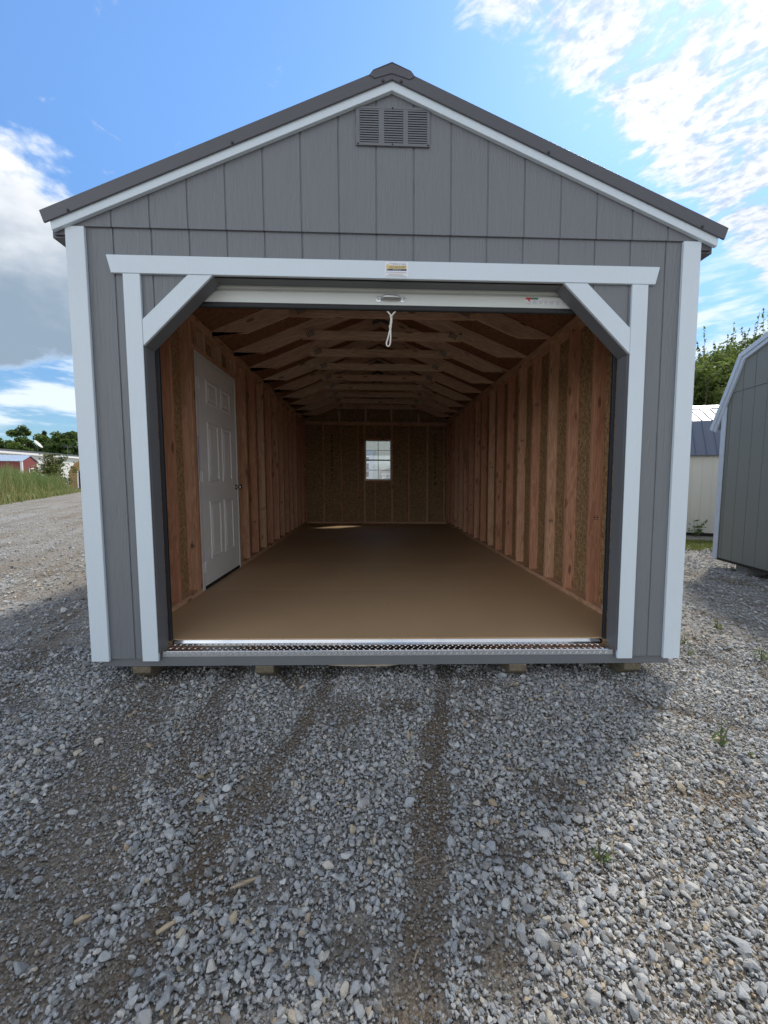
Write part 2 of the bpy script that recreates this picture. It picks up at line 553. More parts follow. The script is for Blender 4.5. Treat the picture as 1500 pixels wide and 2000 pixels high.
def part(name, vf, mat, parent, bevel=0.0, grain=None, smooth=False, tone=None, label=None):
    o = link(name, mesh(name, vf, mat, bevel, grain, smooth, tone), parent)
    if label:
        o['label'] = label
    return o


def tube(pts, radii, sides=8, cap=True):
    V, Fc = [], []
    pts = [Vector(p) for p in pts]
    if not isinstance(radii, (list, tuple)):
        radii = [radii] * len(pts)
    prev = None
    for i, p in enumerate(pts):
        d = (pts[min(i + 1, len(pts) - 1)] - pts[max(i - 1, 0)]).normalized()
        ref = prev if prev is not None else (Vector((0, 0, 1)) if abs(d.z) < 0.9 else Vector((1, 0, 0)))
        a = (ref - d * ref.dot(d))
        if a.length < 1e-5:
            a = d.orthogonal()
        a.normalize()
        prev = a
        b = d.cross(a)
        for k in range(sides):
            t = 2 * math.pi * k / sides
            V.append(tuple(p + (a * math.cos(t) + b * math.sin(t)) * radii[i]))
    for i in range(len(pts) - 1):
        for k in range(sides):
            k2 = (k + 1) % sides
            Fc.append((i * sides + k, i * sides + k2, (i + 1) * sides + k2, (i + 1) * sides + k))
    if cap:
        Fc.append(tuple(range(sides)))
        Fc.append(tuple(range((len(pts) - 1) * sides, len(pts) * sides)))
    return V, Fc


def lathe(profile, centre, axis='x', sides=16):
    """profile: (along, radius) pairs about an axis through centre"""
    V, Fc = [], []
    for a, r in profile:
        for k in range(sides):
            t = 2 * math.pi * k / sides
            c, s = r * math.cos(t), r * math.sin(t)
            if axis == 'x':
                V.append((centre[0] + a, centre[1] + c, centre[2] + s))
            elif axis == 'y':
                V.append((centre[0] + c, centre[1] + a, centre[2] + s))
            else:
                V.append((centre[0] + c, centre[1] + s, centre[2] + a))
    n = len(profile)
    for i in range(n - 1):
        for k in range(sides):
            k2 = (k + 1) % sides
            Fc.append((i * sides + k, i * sides + k2, (i + 1) * sides + k2, (i + 1) * sides + k))
    Fc.append(tuple(range(sides)))
    Fc.append(tuple(range((n - 1) * sides, n * sides)))
    return V, Fc


def text_vf(body, size, x, y, z, width=None):
    """flat lettering facing -y, lower left corner at (x, z)"""
    cu = bpy.data.curves.new('lettering', 'FONT')
    cu.body = body
    cu.size = size
    cu.resolution_u = 2
    ob = bpy.data.objects.new('lettering', cu)
    COL.objects.link(ob)
    bpy.context.view_layer.update()
    dg = bpy.context.evaluated_depsgraph_get()
    me = bpy.data.meshes.new_from_object(ob.evaluated_get(dg))
    v = [tuple(q.co) for q in me.vertices]
    f = [tuple(p.vertices) for p in me.polygons]
    bpy.data.objects.remove(ob)
    bpy.data.curves.remove(cu)
    bpy.data.meshes.remove(me)
    sx = 1.0
    if width and v:
        sx = width / (max(q[0] for q in v) - min(q[0] for q in v))
    return [(x + q[0] * sx, y, z + q[1]) for q in v], f


def flat_mesh(name, vf, mat, parent):
    me = bpy.data.meshes.new(name)
    me.from_pydata(vf[0], [], vf[1])
    me.materials.append(mat)
    return link(name, me, parent)


def clip_top(xa, xb, fn, brk):
    """points along fn between xa and xb, including the break points, left to right"""
    xs = [xa] + sorted(b for b in brk if xa < b < xb) + [xb]
    return [(x, fn(x)) for x in xs]


# ------------------------------------------------------------------ ground
GZ = 0.05


def vnoise(x, y, scale, seed):
    r = np.random.default_rng(seed)
    tab = r.random((256, 256))
    X, Y = np.asarray(x) * scale + 1000.0, np.asarray(y) * scale + 1000.0
    xi, yi = np.floor(X).astype(int), np.floor(Y).astype(int)
    fx, fy = X - xi, Y - yi
    fx, fy = fx * fx * (3 - 2 * fx), fy * fy * (3 - 2 * fy)
    a, b2 = tab[xi % 256, yi % 256], tab[(xi + 1) % 256, yi % 256]
    c, d = tab[xi % 256, (yi + 1) % 256], tab[(xi + 1) % 256, (yi + 1) % 256]
    return (a * (1 - fx) + b2 * fx) * (1 - fy) + (c * (1 - fx) + d * fx) * fy


def polydist(x, y, pts):
    best = np.full(np.shape(x), 1e9)
    for (x0, y0), (x1, y1) in zip(pts[:-1], pts[1:]):
        dx_, dy_ = x1 - x0, y1 - y0
        t = np.clip(((x - x0) * dx_ + (y - y0) * dy_) / (dx_ * dx_ + dy_ * dy_), 0, 1)
        best = np.minimum(best, np.hypot(x - x0 - t * dx_, y - y0 - t * dy_))
    return best


LANES = [([(0.42, 0.5), (0.34, 0.0), (0.187, -0.56), (0.06, -1.17), (-0.03, -1.6), (-0.15, -2.6)], 0.054, 0.97),
         ([(-0.33, 0.3), (-0.37, 0.02), (-0.44, -0.43), (-0.55, -0.82), (-0.63, -1.12), (-0.68, -1.3), (-0.74, -1.5), (-0.9, -2.6)], 0.050, 0.85),
         ([(-1.40, 0.3), (-1.30, -0.42), (-1.15, -0.86), (-1.04, -1.18), (-0.98, -1.5), (-0.85, -2.6)], 0.17, 0.66),
         ([(-0.95, 0.2), (-0.93, -0.3), (-0.90, -0.75)], 0.08, 0.6),
         ([(-3.4, 0.4), (-2.4, 0.1), (-1.9, -0.2)], 0.07, 0.55),
         ([(1.35, -0.22), (1.57, -0.34), (1.80, -0.51), (2.3, -0.8)], 0.045, 0.55),
         ([(-4.6, 1.0), (-5.4, 5.0), (-7.6, 12.0)], 0.30, 0.55),
         ([(-3.4, 2.0), (-4.0, 6.0), (-6.0, 13.0)], 0.22, 0.5)]


def dirtiness(x, y):
    d = np.zeros(np.shape(x))
    wob = (vnoise(x, y, 6.0, 3) - 0.5) * 0.05
    for pts, wd, amt in LANES:
        q = polydist(x, y, pts) + wob
        d = np.maximum(d, amt * np.exp(-(np.maximum(q, 0) / wd) ** 4 * 0.7))
    n = vnoise(x, y, 3.3, 5) * 0.6 + vnoise(x, y, 9.0, 6) * 0.4
    spots = np.clip((n - 0.60) * 5.0, 0, 0.75)
    for sx, sy, sr in ((0.60, -0.85, 0.09), (0.23, -1.40, 0.08), (-0.15, -1.35, 0.07), (0.42, -0.35, 0.05)):
        d = np.maximum(d, 0.8 * np.exp(-(np.hypot(x - sx, (y - sy)) / sr) ** 2))
    return np.clip(np.maximum(d, spots * 0.8), 0, 1)


def ground_h(x, y):
    near = np.exp(-np.maximum(0, np.hypot(x, y) - 9.0) / 6.0)
    n = (vnoise(x, y, 1.3, 8) - 0.5) * 0.020 + (vnoise(x, y, 5.0, 9) - 0.5) * 0.016 + (vnoise(x, y, 14.0, 10) - 0.5) * 0.006
    return GZ - 0.010 + (n - dirtiness(x, y) * 0.016) * near


def axis_vals(lo, hi, step, far):
    c = list(np.arange(lo, hi, step))
    a, s = hi, step
    while a < far:
        c.append(a)
        s *= 1.18
        a += s
    a, s = lo, step
    left = []
    while a > -far:
        s *= 1.18
        a -= s
        left.append(a)
    return np.array(left[::-1] + c + [far * 1.2])


def build_ground():
    xs, ys = axis_vals(-3.6, 3.6, 0.035, 900.0), axis_vals(-2.4, 1.6, 0.035, 900.0)
    X, Y = np.meshgrid(xs, ys)
    Z = ground_h(X, Y)
    nx, ny = len(xs), len(ys)
    me = bpy.data.meshes.new('ground')
    co = np.stack([X, Y, Z], -1).reshape(-1, 3)
    idx = np.arange(nx * ny).reshape(ny, nx)
    quads = np.stack([idx[:-1, :-1], idx[:-1, 1:], idx[1:, 1:], idx[1:, :-1]], -1).reshape(-1, 4)
    me.vertices.add(len(co))
    me.vertices.foreach_set('co', co.ravel())
    me.loops.add(quads.size)
    me.loops.foreach_set('vertex_index', quads.ravel())
    me.polygons.add(len(quads))
    me.polygons.foreach_set('loop_start', np.arange(0, quads.size, 4))
    me.polygons.foreach_set('loop_total', np.full(len(quads), 4))
    me.polygons.foreach_set('use_smooth', np.ones(len(quads), bool))
    me.update(calc_edges=True)
    at = me.attributes.new('dirt', 'FLOAT', 'POINT')
    d = dirtiness(X, Y) * np.exp(-np.maximum(0, np.hypot(X, Y) - 14.0) / 8.0) + 0.25 * (1 - np.exp(-np.maximum(0, np.hypot(X, Y) - 6) / 10.0)) + 0.22 * np.exp(-np.maximum(0, np.hypot(X, Y + 1) - 2.5) / 1.5)  # last term paints shade between the nearby stones as soil colour
    at.data.foreach_set('value', d.astype(np.float32).ravel())
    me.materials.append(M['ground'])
    tag(link('ground', me), kind='structure')


build_ground()


# ------------------------------------------------------------------ the shed
SH = -0.0115                      # the frame leans by this much (sheared at the end)
RK = 0.413                        # roof pitch
XC = 0.010
ZF, XI, LEN = 0.255, 1.603, 7.01  # floor level, inner half width, inner face of the rear wall
YB = LEN + 0.089 + 0.012          # outside of the rear wall
shed = empty('portable_garage')
tag(shed, 'grey wooden portable garage with white trim and open roll-up door', 'shed')
G = 0.2032
GAP = 0.004
grooves = [(i - 7.5) * G + 0.026 for i in range(-1, 17)]
OX, OZ, OB, OT = 1.356, 2.353, 1.974, 0.970       # opening half width, head height, brace start, brace end at the head


def rake(x, z0):
    return z0 - RK * abs(x - XC)


def opening_top(x):
    ax = abs(x)
    if ax <= OT:
        return OZ
    return OB + (OX - ax) / (OX - OT) * (OZ - OB)


def front_boards():
    edges = [-1.715] + [g for g in grooves if -1.69 < g < 1.69] + [1.715]
    for xa, xb in zip(edges[:-1], edges[1:]):
        a, b = xa + GAP, xb - GAP
        if b - a < 0.01:
            continue
        # lower course, cut round the door opening
        zt, zb = 2.600, 0.195
        if b <= -OX or a >= OX:
            poly = [(a, zb), (b, zb), (b, zt), (a, zt)]
        elif a < -OX < b:
            poly = [(a, zb), (-OX - .001, zb), (-OX - .001, OB)] + clip_top(-OX, b, opening_top, (-OT, OT))[0:] + [(b, zt), (a, zt)]
            poly = [(a, zb), (-OX - .001, zb)] + clip_top(-OX, b, opening_top, (-OT, OT)) + [(b, zt), (a, zt)]
        elif a < OX < b:
            poly = clip_top(a, OX, opening_top, (-OT, OT)) + [(OX + .001, zb), (b, zb), (b, zt), (a, zt)]
        else:
            poly = clip_top(a, b, opening_top, (-OT, OT)) + [(b, zt), (a, zt)]
        part('siding_board', prism(poly, 0.018, 0.027), 'siding', shed, 0.0012)
        # gable course, lapping over the lower one
        top = clip_top(a, b, lambda x: rake(x, 3.325), (XC,))
        if max(p[1] for p in top) > 2.60:
            if min(p[1] for p in top) < 2.59:
                xcut = XC + math.copysign((3.325 - 2.592) / RK, a)
                poly = [(a, 2.592), (xcut, 2.592), (a, rake(a, 3.325))] if a > 0 else [(xcut, 2.592), (b, 2.592), (b, rake(b, 3.325))]
            else:
                poly = [(a, 2.592), (b, 2.592)] + top[::-1]
            part('gable_board', prism(poly, 0.006, 0.017), 'siding', shed, 0.0012)
    # the groove bottoms: one continuous sheet behind the boards
    n = 14
    outer = [(-1.712, 0.197), (-OX - .002, 0.197), (-OX - .002, OB), (-OT, OZ), (OT, OZ), (OX + .002, OB), (OX + .002, 0.197), (1.712, 0.197),
             (1.712, 2.59), (XC, 3.322), (-1.712, 2.59)]
    part('siding_backer', prism(outer, 0.0232, 0.034), 'siding', shed)
    part('gable_backer', prism([(-1.70, 2.596), (1.70, 2.596), (XC, 3.318)], 0.0110, 0.0232), 'siding', shed)


front_boards()

# white trim
for s in (-1, 1):
    part('corner_trim', box(min(s * 1.64, s * 1.74), max(s * 1.64, s * 1.74), -0.001, 0.0175, 0.187, 2.589), 'white', shed, 0.0016, label=None)
    part('corner_trim', box(min(s * 1.7155, s * 1.738), max(s * 1.7155, s * 1.738), 0.018, 0.105, 0.187, 2.56), 'white', shed, 0.0016)
    part('corner_trim', box(min(s * 1.7155, s * 1.738), max(s * 1.7155, s * 1.738), YB - 0.09, YB + 0.02, 0.187, 2.56), 'white', shed, 0.0016)
    part('jamb_trim', box(min(s * 1.3585, s * 1.4496), max(s * 1.3585, s * 1.4496), 0.0, 0.0175, 0.187, 2.3522), 'white', shed, 0.0016)
    br = [(s * 1.357, 2.1125), (s * 1.357, 1.974), (s * 0.970, 2.3522), (s * 1.103, 2.3522)]
    part('corner_brace', prism(br, 0.001, 0.0175), 'white', shed, 0.0016)
part('header_trim', prism([(-1.4987 - .011, 2.3535), (1.4987 - .011, 2.3535), (1.5211 - .011, 2.447), (-1.5211 - .011, 2.447)], -0.0015, 0.0172),
     'white', shed, 0.0016)
# grey liners that return into the opening
for s in (-1, 1):
    part('opening_liner', box(min(s * 1.357, s * 1.372), max(s * 1.357, s * 1.372), 0.003, 0.116, 0.233, 1.974), 'liner', shed, 0.001)
    dv = Vector((OX - OT, 0, -(OZ - OB))).normalized()
    nx, nz = -dv.z * 0.014, dv.x * 0.014
    part('opening_liner', prism([(s * OX, OB), (s * OT, OZ), (s * (OT + nx), OZ + nz), (s * (OX + nx), OB + nz)], 0.0195, 0.114), 'liner', shed, 0.001)
part('opening_liner', box(-OT, OT, 0.0195, 0.115, OZ, OZ + 0.014), 'liner', shed, 0.001)

# rake boards, metal rake flashing, ridge cap
for s in (-1, 1):
    ex = XC + s * 1.805
    part('rake_board', prism([(XC, 3.300), (ex, rake(ex, 3.300)), (ex + s * .006, rake(ex, 3.347)), (XC, 3.347)], -0.019, 0.0045), 'white', shed, 0.0015)
    fx = XC + s * 1.855
    part('rake_flashing', prism([(XC, 3.343), (fx - s * .020, rake(fx - s * .020, 3.343)), (fx, rake(fx, 3.412)), (XC, 3.412)], -0.031, -0.0205), 'metal_dark', shed, 0.001)
    part('rake_flashing', prism([(XC, 3.343), (fx - s * .020, rake(fx - s * .020, 3.343)), (fx, rake(fx, 3.412)), (XC, 3.412)], YB + 0.05, YB + 0.06), 'metal_dark', shed, 0.001)
    part('rake_board', prism([(XC, 3.300), (ex, rake(ex, 3.300)), (ex + s * .006, rake(ex, 3.347)), (XC, 3.347)], YB + 0.026, YB + 0.049), 'white', shed, 0.0015)
    for k, sx in enumerate((1.705, 0.84, 0.048)):
        x = XC + s * sx
        part('screw', lathe([(-0.006, 0.002), (-0.005, 0.0065), (0, 0.0085)], (x, -0.0312, rake(x, 3.352)), 'y', 8), 'screw', shed)
    # roof covering: ribbed metal over boards
    part('roof_sheet', prism([(XC, 3.400), (fx, rake(fx, 3.400)), (fx, rake(fx, 3.410)), (XC, 3.410)], -0.0202, YB + 0.0498), 'metal_dark', shed)
    for k in range(33):
        y = 0.03 + k * 0.2286
        x0, x1 = XC + s * 0.12, fx - s * 0.002
        v, f = prism([(y - .02, 0), (y - .008, .016), (y + .008, .016), (y + .02, 0)], 0, 1, 'yz')
        v = [((x0 if q[0] == 0 else x1), q[1], rake(x0 if q[0] == 0 else x1, 3.4102) + q[2]) for q in v]
        part('roof_rib', (v, f), 'metal_dark', shed)
    # eave: soffit board and fascia
    a, b = (s * 1.7155, s * 1.80)
    part('soffit', box(min(a, b), max(a, b), 0.0175, YB + 0.02, 2.535, 2.545), 'metal_dark', shed)
    part('eave_return', prism([(s * 1.7160, 2.5455), (s * 1.7995, 2.5455), (s * 1.7995, rake(s * 1.7995, 3.345)), (s * 1.7160, rake(s * 1.7160, 3.345))], 0.0052, 0.0170), 'metal_dark', shed)
    part('eave_fascia', box(min(s * 1.8005, s * 1.818), max(s * 1.8005, s * 1.818), 0.020, YB + 0.025, 2.535, 2.60), 'metal_dark', shed, 0.001)
    for k in range(6):
        y0, y1 = 0.04 + k * 1.19, 0.04 + (k + 1) * 1.19 - 0.004
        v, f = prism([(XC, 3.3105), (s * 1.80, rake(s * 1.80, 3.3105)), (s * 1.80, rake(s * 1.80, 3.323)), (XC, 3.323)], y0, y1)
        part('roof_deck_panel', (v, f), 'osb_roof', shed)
cap = [(-.119, 3.3570), (-.101, 3.3760), (0, 3.4160), (.101, 3.3760), (.119, 3.3570), (.092, 3.3420), (0, 3.3690), (-.092, 3.3420)]
part('ridge_cap', joinvf([prism([(XC + x, z) for x, z in cap], -0.0345, -0.0315),
                          prism([(XC - .117, 3.3640), (XC - .099, 3.3860), (XC, 3.4265), (XC + .099, 3.3860), (XC + .117, 3.3640), (XC + .112, 3.3655), (XC + .096, 3.3830), (XC, 3.4225), (XC - .096, 3.3830), (XC - .112, 3.3655)], -0.0310, YB + 0.07)]),
     'metal_dark', shed)

# gable vent
vent = part('gable_vent', joinvf([box(-0.183, 0.212, -0.0045, 0.0050, 3.219, 3.229), box(-0.183, 0.212, -0.0045, 0.0050, 3.036, 3.050),
                                  box(-0.183, -0.163, -0.0042, 0.0048, 3.0502, 3.2188), box(-0.061, -0.032, -0.0042, 0.0048, 3.0502, 3.2188),
                                  box(0.070, 0.096, -0.0042, 0.0048, 3.0502, 3.2188), box(0.199, 0.212, -0.0042, 0.0048, 3.0502, 3.2188)]),
            'liner', shed)
part('vent_dark_sheet', box(-0.170, 0.204, 0.0038, 0.0052, 3.046, 3.224), 'black', vent)  # black sheet standing in for the unlit space behind the slots
for xa, xb in ((-0.163, -0.061), (-0.032, 0.070), (0.096, 0.199)):
    for k in range(14):
        z = 3.0525 + k * 0.0120
        v, f = prism([(0.0030, z + 0.0100), (-0.0046, z + 0.0084), (-0.0046, z + 0.0012), (-0.0034, z + 0.0012), (0.0030, z + 0.0080)], xa + .0005, xb - .0005, 'yz')
        part('louver_slat', (v, f), 'liner', vent)
for x, z in ((-.172, 3.043), (.012, 3.043), (.203, 3.043), (.014, 3.224)):
    part('screw', lathe([(-0.004, 0.001), (-0.003, 0.0035), (0, 0.0045)], (x, -0.0047, z), 'y', 8), 'screw', vent)

# floor frame, runners, threshold
part('rim_board', box(-1.665, 1.665, 0.036, 0.074, 0.141, 0.2145), 'liner', shed, 0.002)
for s in (-1, 1):
    part('rim_board', box(min(s * 1.6655, s * 1.703), max(s * 1.6655, s * 1.703), 0.038, YB, 0.143, 0.2145), 'liner', shed, 0.002)
part('rim_board', box(-1.665, 1.665, YB - 0.06, YB - 0.022, 0.141, 0.2145), 'liner', shed, 0.002)
for k in range(6):
    part('floor_panel', box(-1.70, 1.70, 0.165 + k * 1.155, 0.165 + (k + 1) * 1.155 - 0.0035, 0.216, ZF), 'floor', shed)
part('floor_panel', box(-1.70, 1.70, 0.05, 0.164, 0.2148, 0.2305), 'floor', shed)
for k in range(16):
    part('floor_joist', box(-1.665, 1.665, 0.46 + k * 0.406, 0.498 + k * 0.406, 0.143, 0.2155), 'skid', shed, grain='x')
for xa, xb in ((-1.533, -1.430), (-0.813, -0.704), (0.715, 0.821), (1.43, 1.533)):
    y0 = 0.030 if abs(xa) < 1.3 and abs(xb) < 1.3 else 0.040
    v, f = prism([(y0, 0.1405), (y0, 0.098), (y0 + 0.075, 0.042), (YB - 0.1, 0.042), (YB - 0.03, 0.098), (YB - 0.03, 0.1405)], xa, xb, 'yz')
    part('runner', (v, f), 'skid', shed, 0.004, 'y')
v, f = prism([(-0.38, 0.1400), (-0.30, 0.1365), (-0.16, 0.1335), (-0.04, 0.1350), (0.03, 0.1400), (-0.05, 0.1432), (-0.2, 0.1420), (-0.3, 0.1425)], 0.0335, 0.046)
part('splintered_edge', (v, f), 'raw', shed, grain='x', label='pale splintered wood along the bottom of the front rim')

TX = 1.350
DZ = 0.2325
thr = part('threshold_plate', prism([(0.0330, DZ - .004), (0.0365, DZ), (0.150, DZ), (0.1575, 0.2495), (0.1640, 0.2495), (0.1640, 0.2475), (0.1590, 0.2475),
                                     (0.1520, DZ - .002), (0.0375, DZ - .002), (0.0350, DZ - .005)], -TX, TX, 'yz'), 'tread', shed,
           label='bright diamond tread plate over the door sill')
part('sill_lip', box(-TX, TX, 0.0325, 0.0348, 0.2000, DZ - .0042), 'tread_base', thr)


def lozenge(c, u, v, n, a, b, h):
    c, u, v, n = Vector(c), Vector(u), Vector(v), Vector(n)
    pts = [c + u * a, c + v * b, c - u * a, c - v * b]
    top = [c + u * a * .55 + n * h, c + v * b * .45 + n * h, c - u * a * .55 + n * h, c - v * b * .45 + n * h]
    V = [tuple(p) for p in pts + top]
    Fc = [(4, 5, 6, 7)] + [(i, (i + 1) % 4, 4 + (i + 1) % 4, 4 + i) for i in range(4)]
    return V, Fc


bars, deck_bars = [], []
P = 0.0365
for k in range(int(2 * TX / P)):
    x = -TX + 0.012 + k * P
    bars.append(lozenge((x, 0.0325, 0.2245), (0.7, 0, -0.7), (0.7, 0, 0.7), (0, -1, 0), 0.0125, 0.0030, 0.003))
    bars.append(lozenge((x + P / 2, 0.0325, 0.2125), (0.7, 0, 0.7), (0.7, 0, -0.7), (0, -1, 0), 0.0125, 0.0030, 0.003))
    for r in range(4):
        y = 0.050 + r * 0.027
        s = 1 if r % 2 else -1
        deck_bars.append(lozenge((x + (P / 2 if r % 2 else 0), y, DZ), (0.7, 0.7 * s, 0), (0.7, -0.7 * s, 0), (0, 0, 1), 0.0130, 0.0032, 0.003))
tb = part('tread_bars', joinvf(bars), 'tread_lip', thr)
tb['kind'] = 'stuff'
tb = part('tread_bars', joinvf(deck_bars), 'tread', thr)
tb['kind'] = 'stuff'

# side walls: boards outside, strand board inside, studs and plates
bd_me = mesh('siding_board', box(-0.0045, 0.0045, GAP, G - GAP, 0.195, 2.535), 'siding_side', 0.001)
for s in (-1, 1):
    xo = s * 1.7095
    k = 0
    while 0.028 + (k + 1) * G < YB:
        link('siding_board', bd_me, shed, (xo, 0.028 + k * G, 0))
        k += 1
    for k in range(6):
        y0, y1 = 0.0365 + k * 1.2192, min(0.0365 + (k + 1) * 1.2192 - 0.005, YB - 0.015)
        xa, xb = sorted((s * 1.692, s * 1.7035))
        if s < 0 and k in (0, 1):
            # opening for the entry door, y 1.25 .. 2.27
            if k == 0:
                part('sheathing_panel', box(xa, xb, y0, 1.225, 0.216, 2.60), 'osb', shed)
            else:
                part('sheathing_panel', joinvf([box(xa, xb, 1.229, 2.29, 2.34, 2.60), box(xa, xb, 2.2905, y1, 0.216, 2.60)]), 'osb', shed)
        else:
            part('sheathing_panel', box(xa, xb, y0, y1, 0.216, 2.60), 'osb', shed)
    xa, xb = sorted((s * XI, s * 1.6915))
    if s > 0:
        part('bottom_plate', box(xa, xb, 0.13, 7.0, ZF, ZF + 0.038), 'stud', shed, 0.0015, 'y', tone=0.8)
    else:
        part('bottom_plate', box(xa, xb, 0.13, 1.232, ZF, ZF + 0.038), 'stud', shed, 0.0015, 'y', tone=0.8)
        part('bottom_plate', box(xa, xb, 2.276, 7.0, ZF, ZF + 0.038), 'stud', shed, 0.0015, 'y', tone=0.8)
    part('top_plate', box(xa, xb, 0.13, 7.0, 2.549, 2.5868), 'stud', shed, 0.0015, 'y', tone=0.85)
    part('top_plate', box(xa, xb, 0.13, 3.6, 2.5872, 2.625), 'stud', shed, 0.0015, 'y', tone=0.8)
    part('top_plate', box(xa, xb, 3.602, 7.0, 2.5872, 2.625), 'stud', shed, 0.0015, 'y', tone=0.9)
    if s > 0:
        ys = [0.40 + 0.4035 * k for k in range(17)]
    else:
        ys = [0.395, 0.805, 1.158, 2.310, 2.606] + [2.606 + 0.4035 * k for k in range(1, 11)]
    for y in ys:
        if y > 6.93:
            continue
        dx_ = rng.normal(0, 0.002)
        v, f = box(xa + dx_ if s > 0 else xa, xb if s > 0 else xb + dx_, y, y + 0.038, ZF + 0.0382, 2.5488)
        ln = rng.normal(0, 0.005) if not (s < 0 and 1.1 < y < 2.35) else 0.0
        v = [(q[0], q[1] + (ln if q[2] > 1 else 0.0), q[2]) for q in v]
        st = part('stud', (v, f), 'stud', shed, 0.0015, 'z')
        if rng.random() < 0.6:                                  # ink stamp on the face towards the door
            z, xc_ = rng.uniform(0.6, 2.2), (xa + xb) / 2
            yy = y + ln * (z - ZF) / 2.29 - 0.0006
            part('grade_stamp', joinvf([box(xc_ - .018, xc_ + .018, yy, yy + .0004, z, z + .004), box(xc_ - .018, xc_ - .008, yy, yy + .0004, z + .010, z + .022),
                                        box(xc_ - .003, xc_ + .006, yy, yy + .0004, z + .012, z + .020), box(xc_ + .010, xc_ + .019, yy, yy + .0004, z + .010, z + .023),
                                        box(xc_ - .015, xc_ + .012, yy, yy + .0004, z + .028, z + .031)]), 'screw', st)
    # stud tucked into the rear corner
    part('stud', box(xa, xb, 6.965, 7.003, ZF + 0.0382, 2.5488), 'stud', shed, 0.0015, 'z')
xa, xb = -1.6915, -XI
for y in (1.197, 2.272):                                       # trimmers beside the entry door
    part('stud', box(xa, xb, y, y + 0.0375, ZF + 0.0382 if y > 2 else ZF + 0.0382, 2.337 if y < 2 else 2.337), 'stud', shed, 0.0015, 'z')
part('door_header', box(xa, xb, 1.197, 2.3098, 2.338, 2.376), 'stud', shed, 0.0015, 'y', tone=0.7)
for y in (1.197, 1.45, 1.85, 2.272):
    part('cripple_stud', box(xa, xb, y, y + 0.0375, 2.3763, 2.5488), 'stud', shed, 0.0015, 'z', tone=0.95 if y in (1.45, 1.85) else None)

# rear wall: panels, plates, studs, window
def rear_panel(x0, x1):
    y0, y1 = YB - 0.0115, YB
    if x0 < 0 < x1:
        return joinvf([box(x0, -0.262, y0, y1, 0.216, 2.60), box(0.332, x1, y0, y1, 0.216, 2.60),
                       box(-0.2618, 0.3318, y0, y1, 0.216, 1.250), box(-0.2618, 0.3318, y0, y1, 2.160, 2.60)])
    return box(x0, x1, y0, y1, 0.216, 2.60)


for x0, x1 in ((-1.6895, -0.6115), (-0.6085, 0.6105), (0.6135, 1.6895)):
    part('sheathing_panel', rear_panel(x0, x1), 'osb', shed)
part('rear_gable_panel', prism([(-1.68, 2.603), (1.68, 2.603), (XC, 3.300)], YB - 0.0115, YB), 'osb', shed)
part('rear_siding', joinvf([box(-1.712, -0.262, YB + .0005, YB + .012, 0.195, 2.60), box(0.332, 1.712, YB + .0005, YB + .012, 0.195, 2.60),
                            box(-0.2618, 0.3318, YB + .0005, YB + .012, 0.195, 1.250), box(-0.2618, 0.3318, YB + .0005, YB + .012, 2.160, 2.60),
                            prism([(-1.71, 2.6005), (1.71, 2.6005), (XC, 3.31)], YB + .0005, YB + .012)]), 'siding', shed)
yw0, yw1 = LEN, YB - 0.012
part('bottom_plate', box(-XI + .001, XI - .001, yw0, yw1, ZF, ZF + 0.038), 'stud', shed, 0.0015, 'x', tone=0.85)
part('top_plate', box(-XI + .001, XI - .001, yw0, yw1, 2.492, 2.530), 'stud', shed, 0.0015, 'x', tone=0.85)
part('top_plate', box(-XI + .001, XI - .001, yw0, yw1, 2.5303, 2.568), 'stud', shed, 0.0015, 'x', tone=0.95)
for x in (-1.213, -0.807, -0.423, -0.300, 0.332, 0.735, 1.163, 1.545):
    part('stud', box(x - 0.019 if x not in (-0.300, 0.332) else x, x + 0.019 if x not in (-0.300, 0.332) else x + .038, yw0, yw1, ZF + 0.0382, 2.4918), 'stud', shed, 0.0015, 'z')
part('cripple_stud', box(-0.054, -0.016, yw0, yw1, ZF + 0.0382, 1.212), 'stud', shed, 0.0015, 'z')
part('cripple_stud', box(-0.054, -0.016, yw0, yw1, 2.199, 2.4918), 'stud', shed, 0.0015, 'z')
part('window_header', box(-0.2618, 0.3318, yw0, yw1, 2.1605, 2.1985), 'stud', shed, 0.0015, 'x')
part('window_sill_plate', box(-0.2618, 0.3318, yw0, yw1, 1.2125, 1.2495), 'stud', shed, 0.0015, 'x')
for x in (-0.843, -0.244, 0.345, 0.96):
    part('gable_stud', box(x - .019, x + .019, yw0 + .04, yw1, 2.5685, rake(x, 3.158)), 'truss', shed, 0.0015, 'z')

wx0, wx1, wz0, wz1 = -0.2605, 0.3305, 1.2515, 2.1585
win = part('window', joinvf([box(wx0, wx0 + .022, 7.03, 7.085, wz0, wz1), box(wx1 - .022, wx1, 7.03, 7.085, wz0, wz1),
                             box(wx0 + .0222, wx1 - .0222, 7.03, 7.085, wz1 - .022, wz1), box(wx0 + .0222, wx1 - .0222, 7.03, 7.085, wz0, wz0 + .026)]),
           'vinyl', shed, label='small rear window with dark grille bars')
part('meeting_rail', box(wx0 + .023, wx1 - .023, 7.036, 7.066, 1.694, 1.722), 'metal_dark', win)
xm = (wx0 + wx1) / 2
part('muntin', box(xm - .006, xm + .006, 7.050, 7.060, wz0 + .027, 1.6938), 'metal_dark', win)
part('muntin', box(xm - .006, xm + .006, 7.050, 7.060, 1.7222, wz1 - .023), 'metal_dark', win)
for z in (1.48, 1.93):
    part('muntin', box(wx0 + .023, wx1 - .023, 7.0465, 7.0495, z - .005, z + .005), 'metal_dark', win)
part('pane', box(wx0 + .0225, wx1 - .0225, 7.068, 7.071, wz0 + .0265, 1.7075), 'glass', win)
part('pane', box(wx0 + .0225, wx1 - .0225, 7.072, 7.075, 1.7080, wz1 - .0225), 'glass', win)

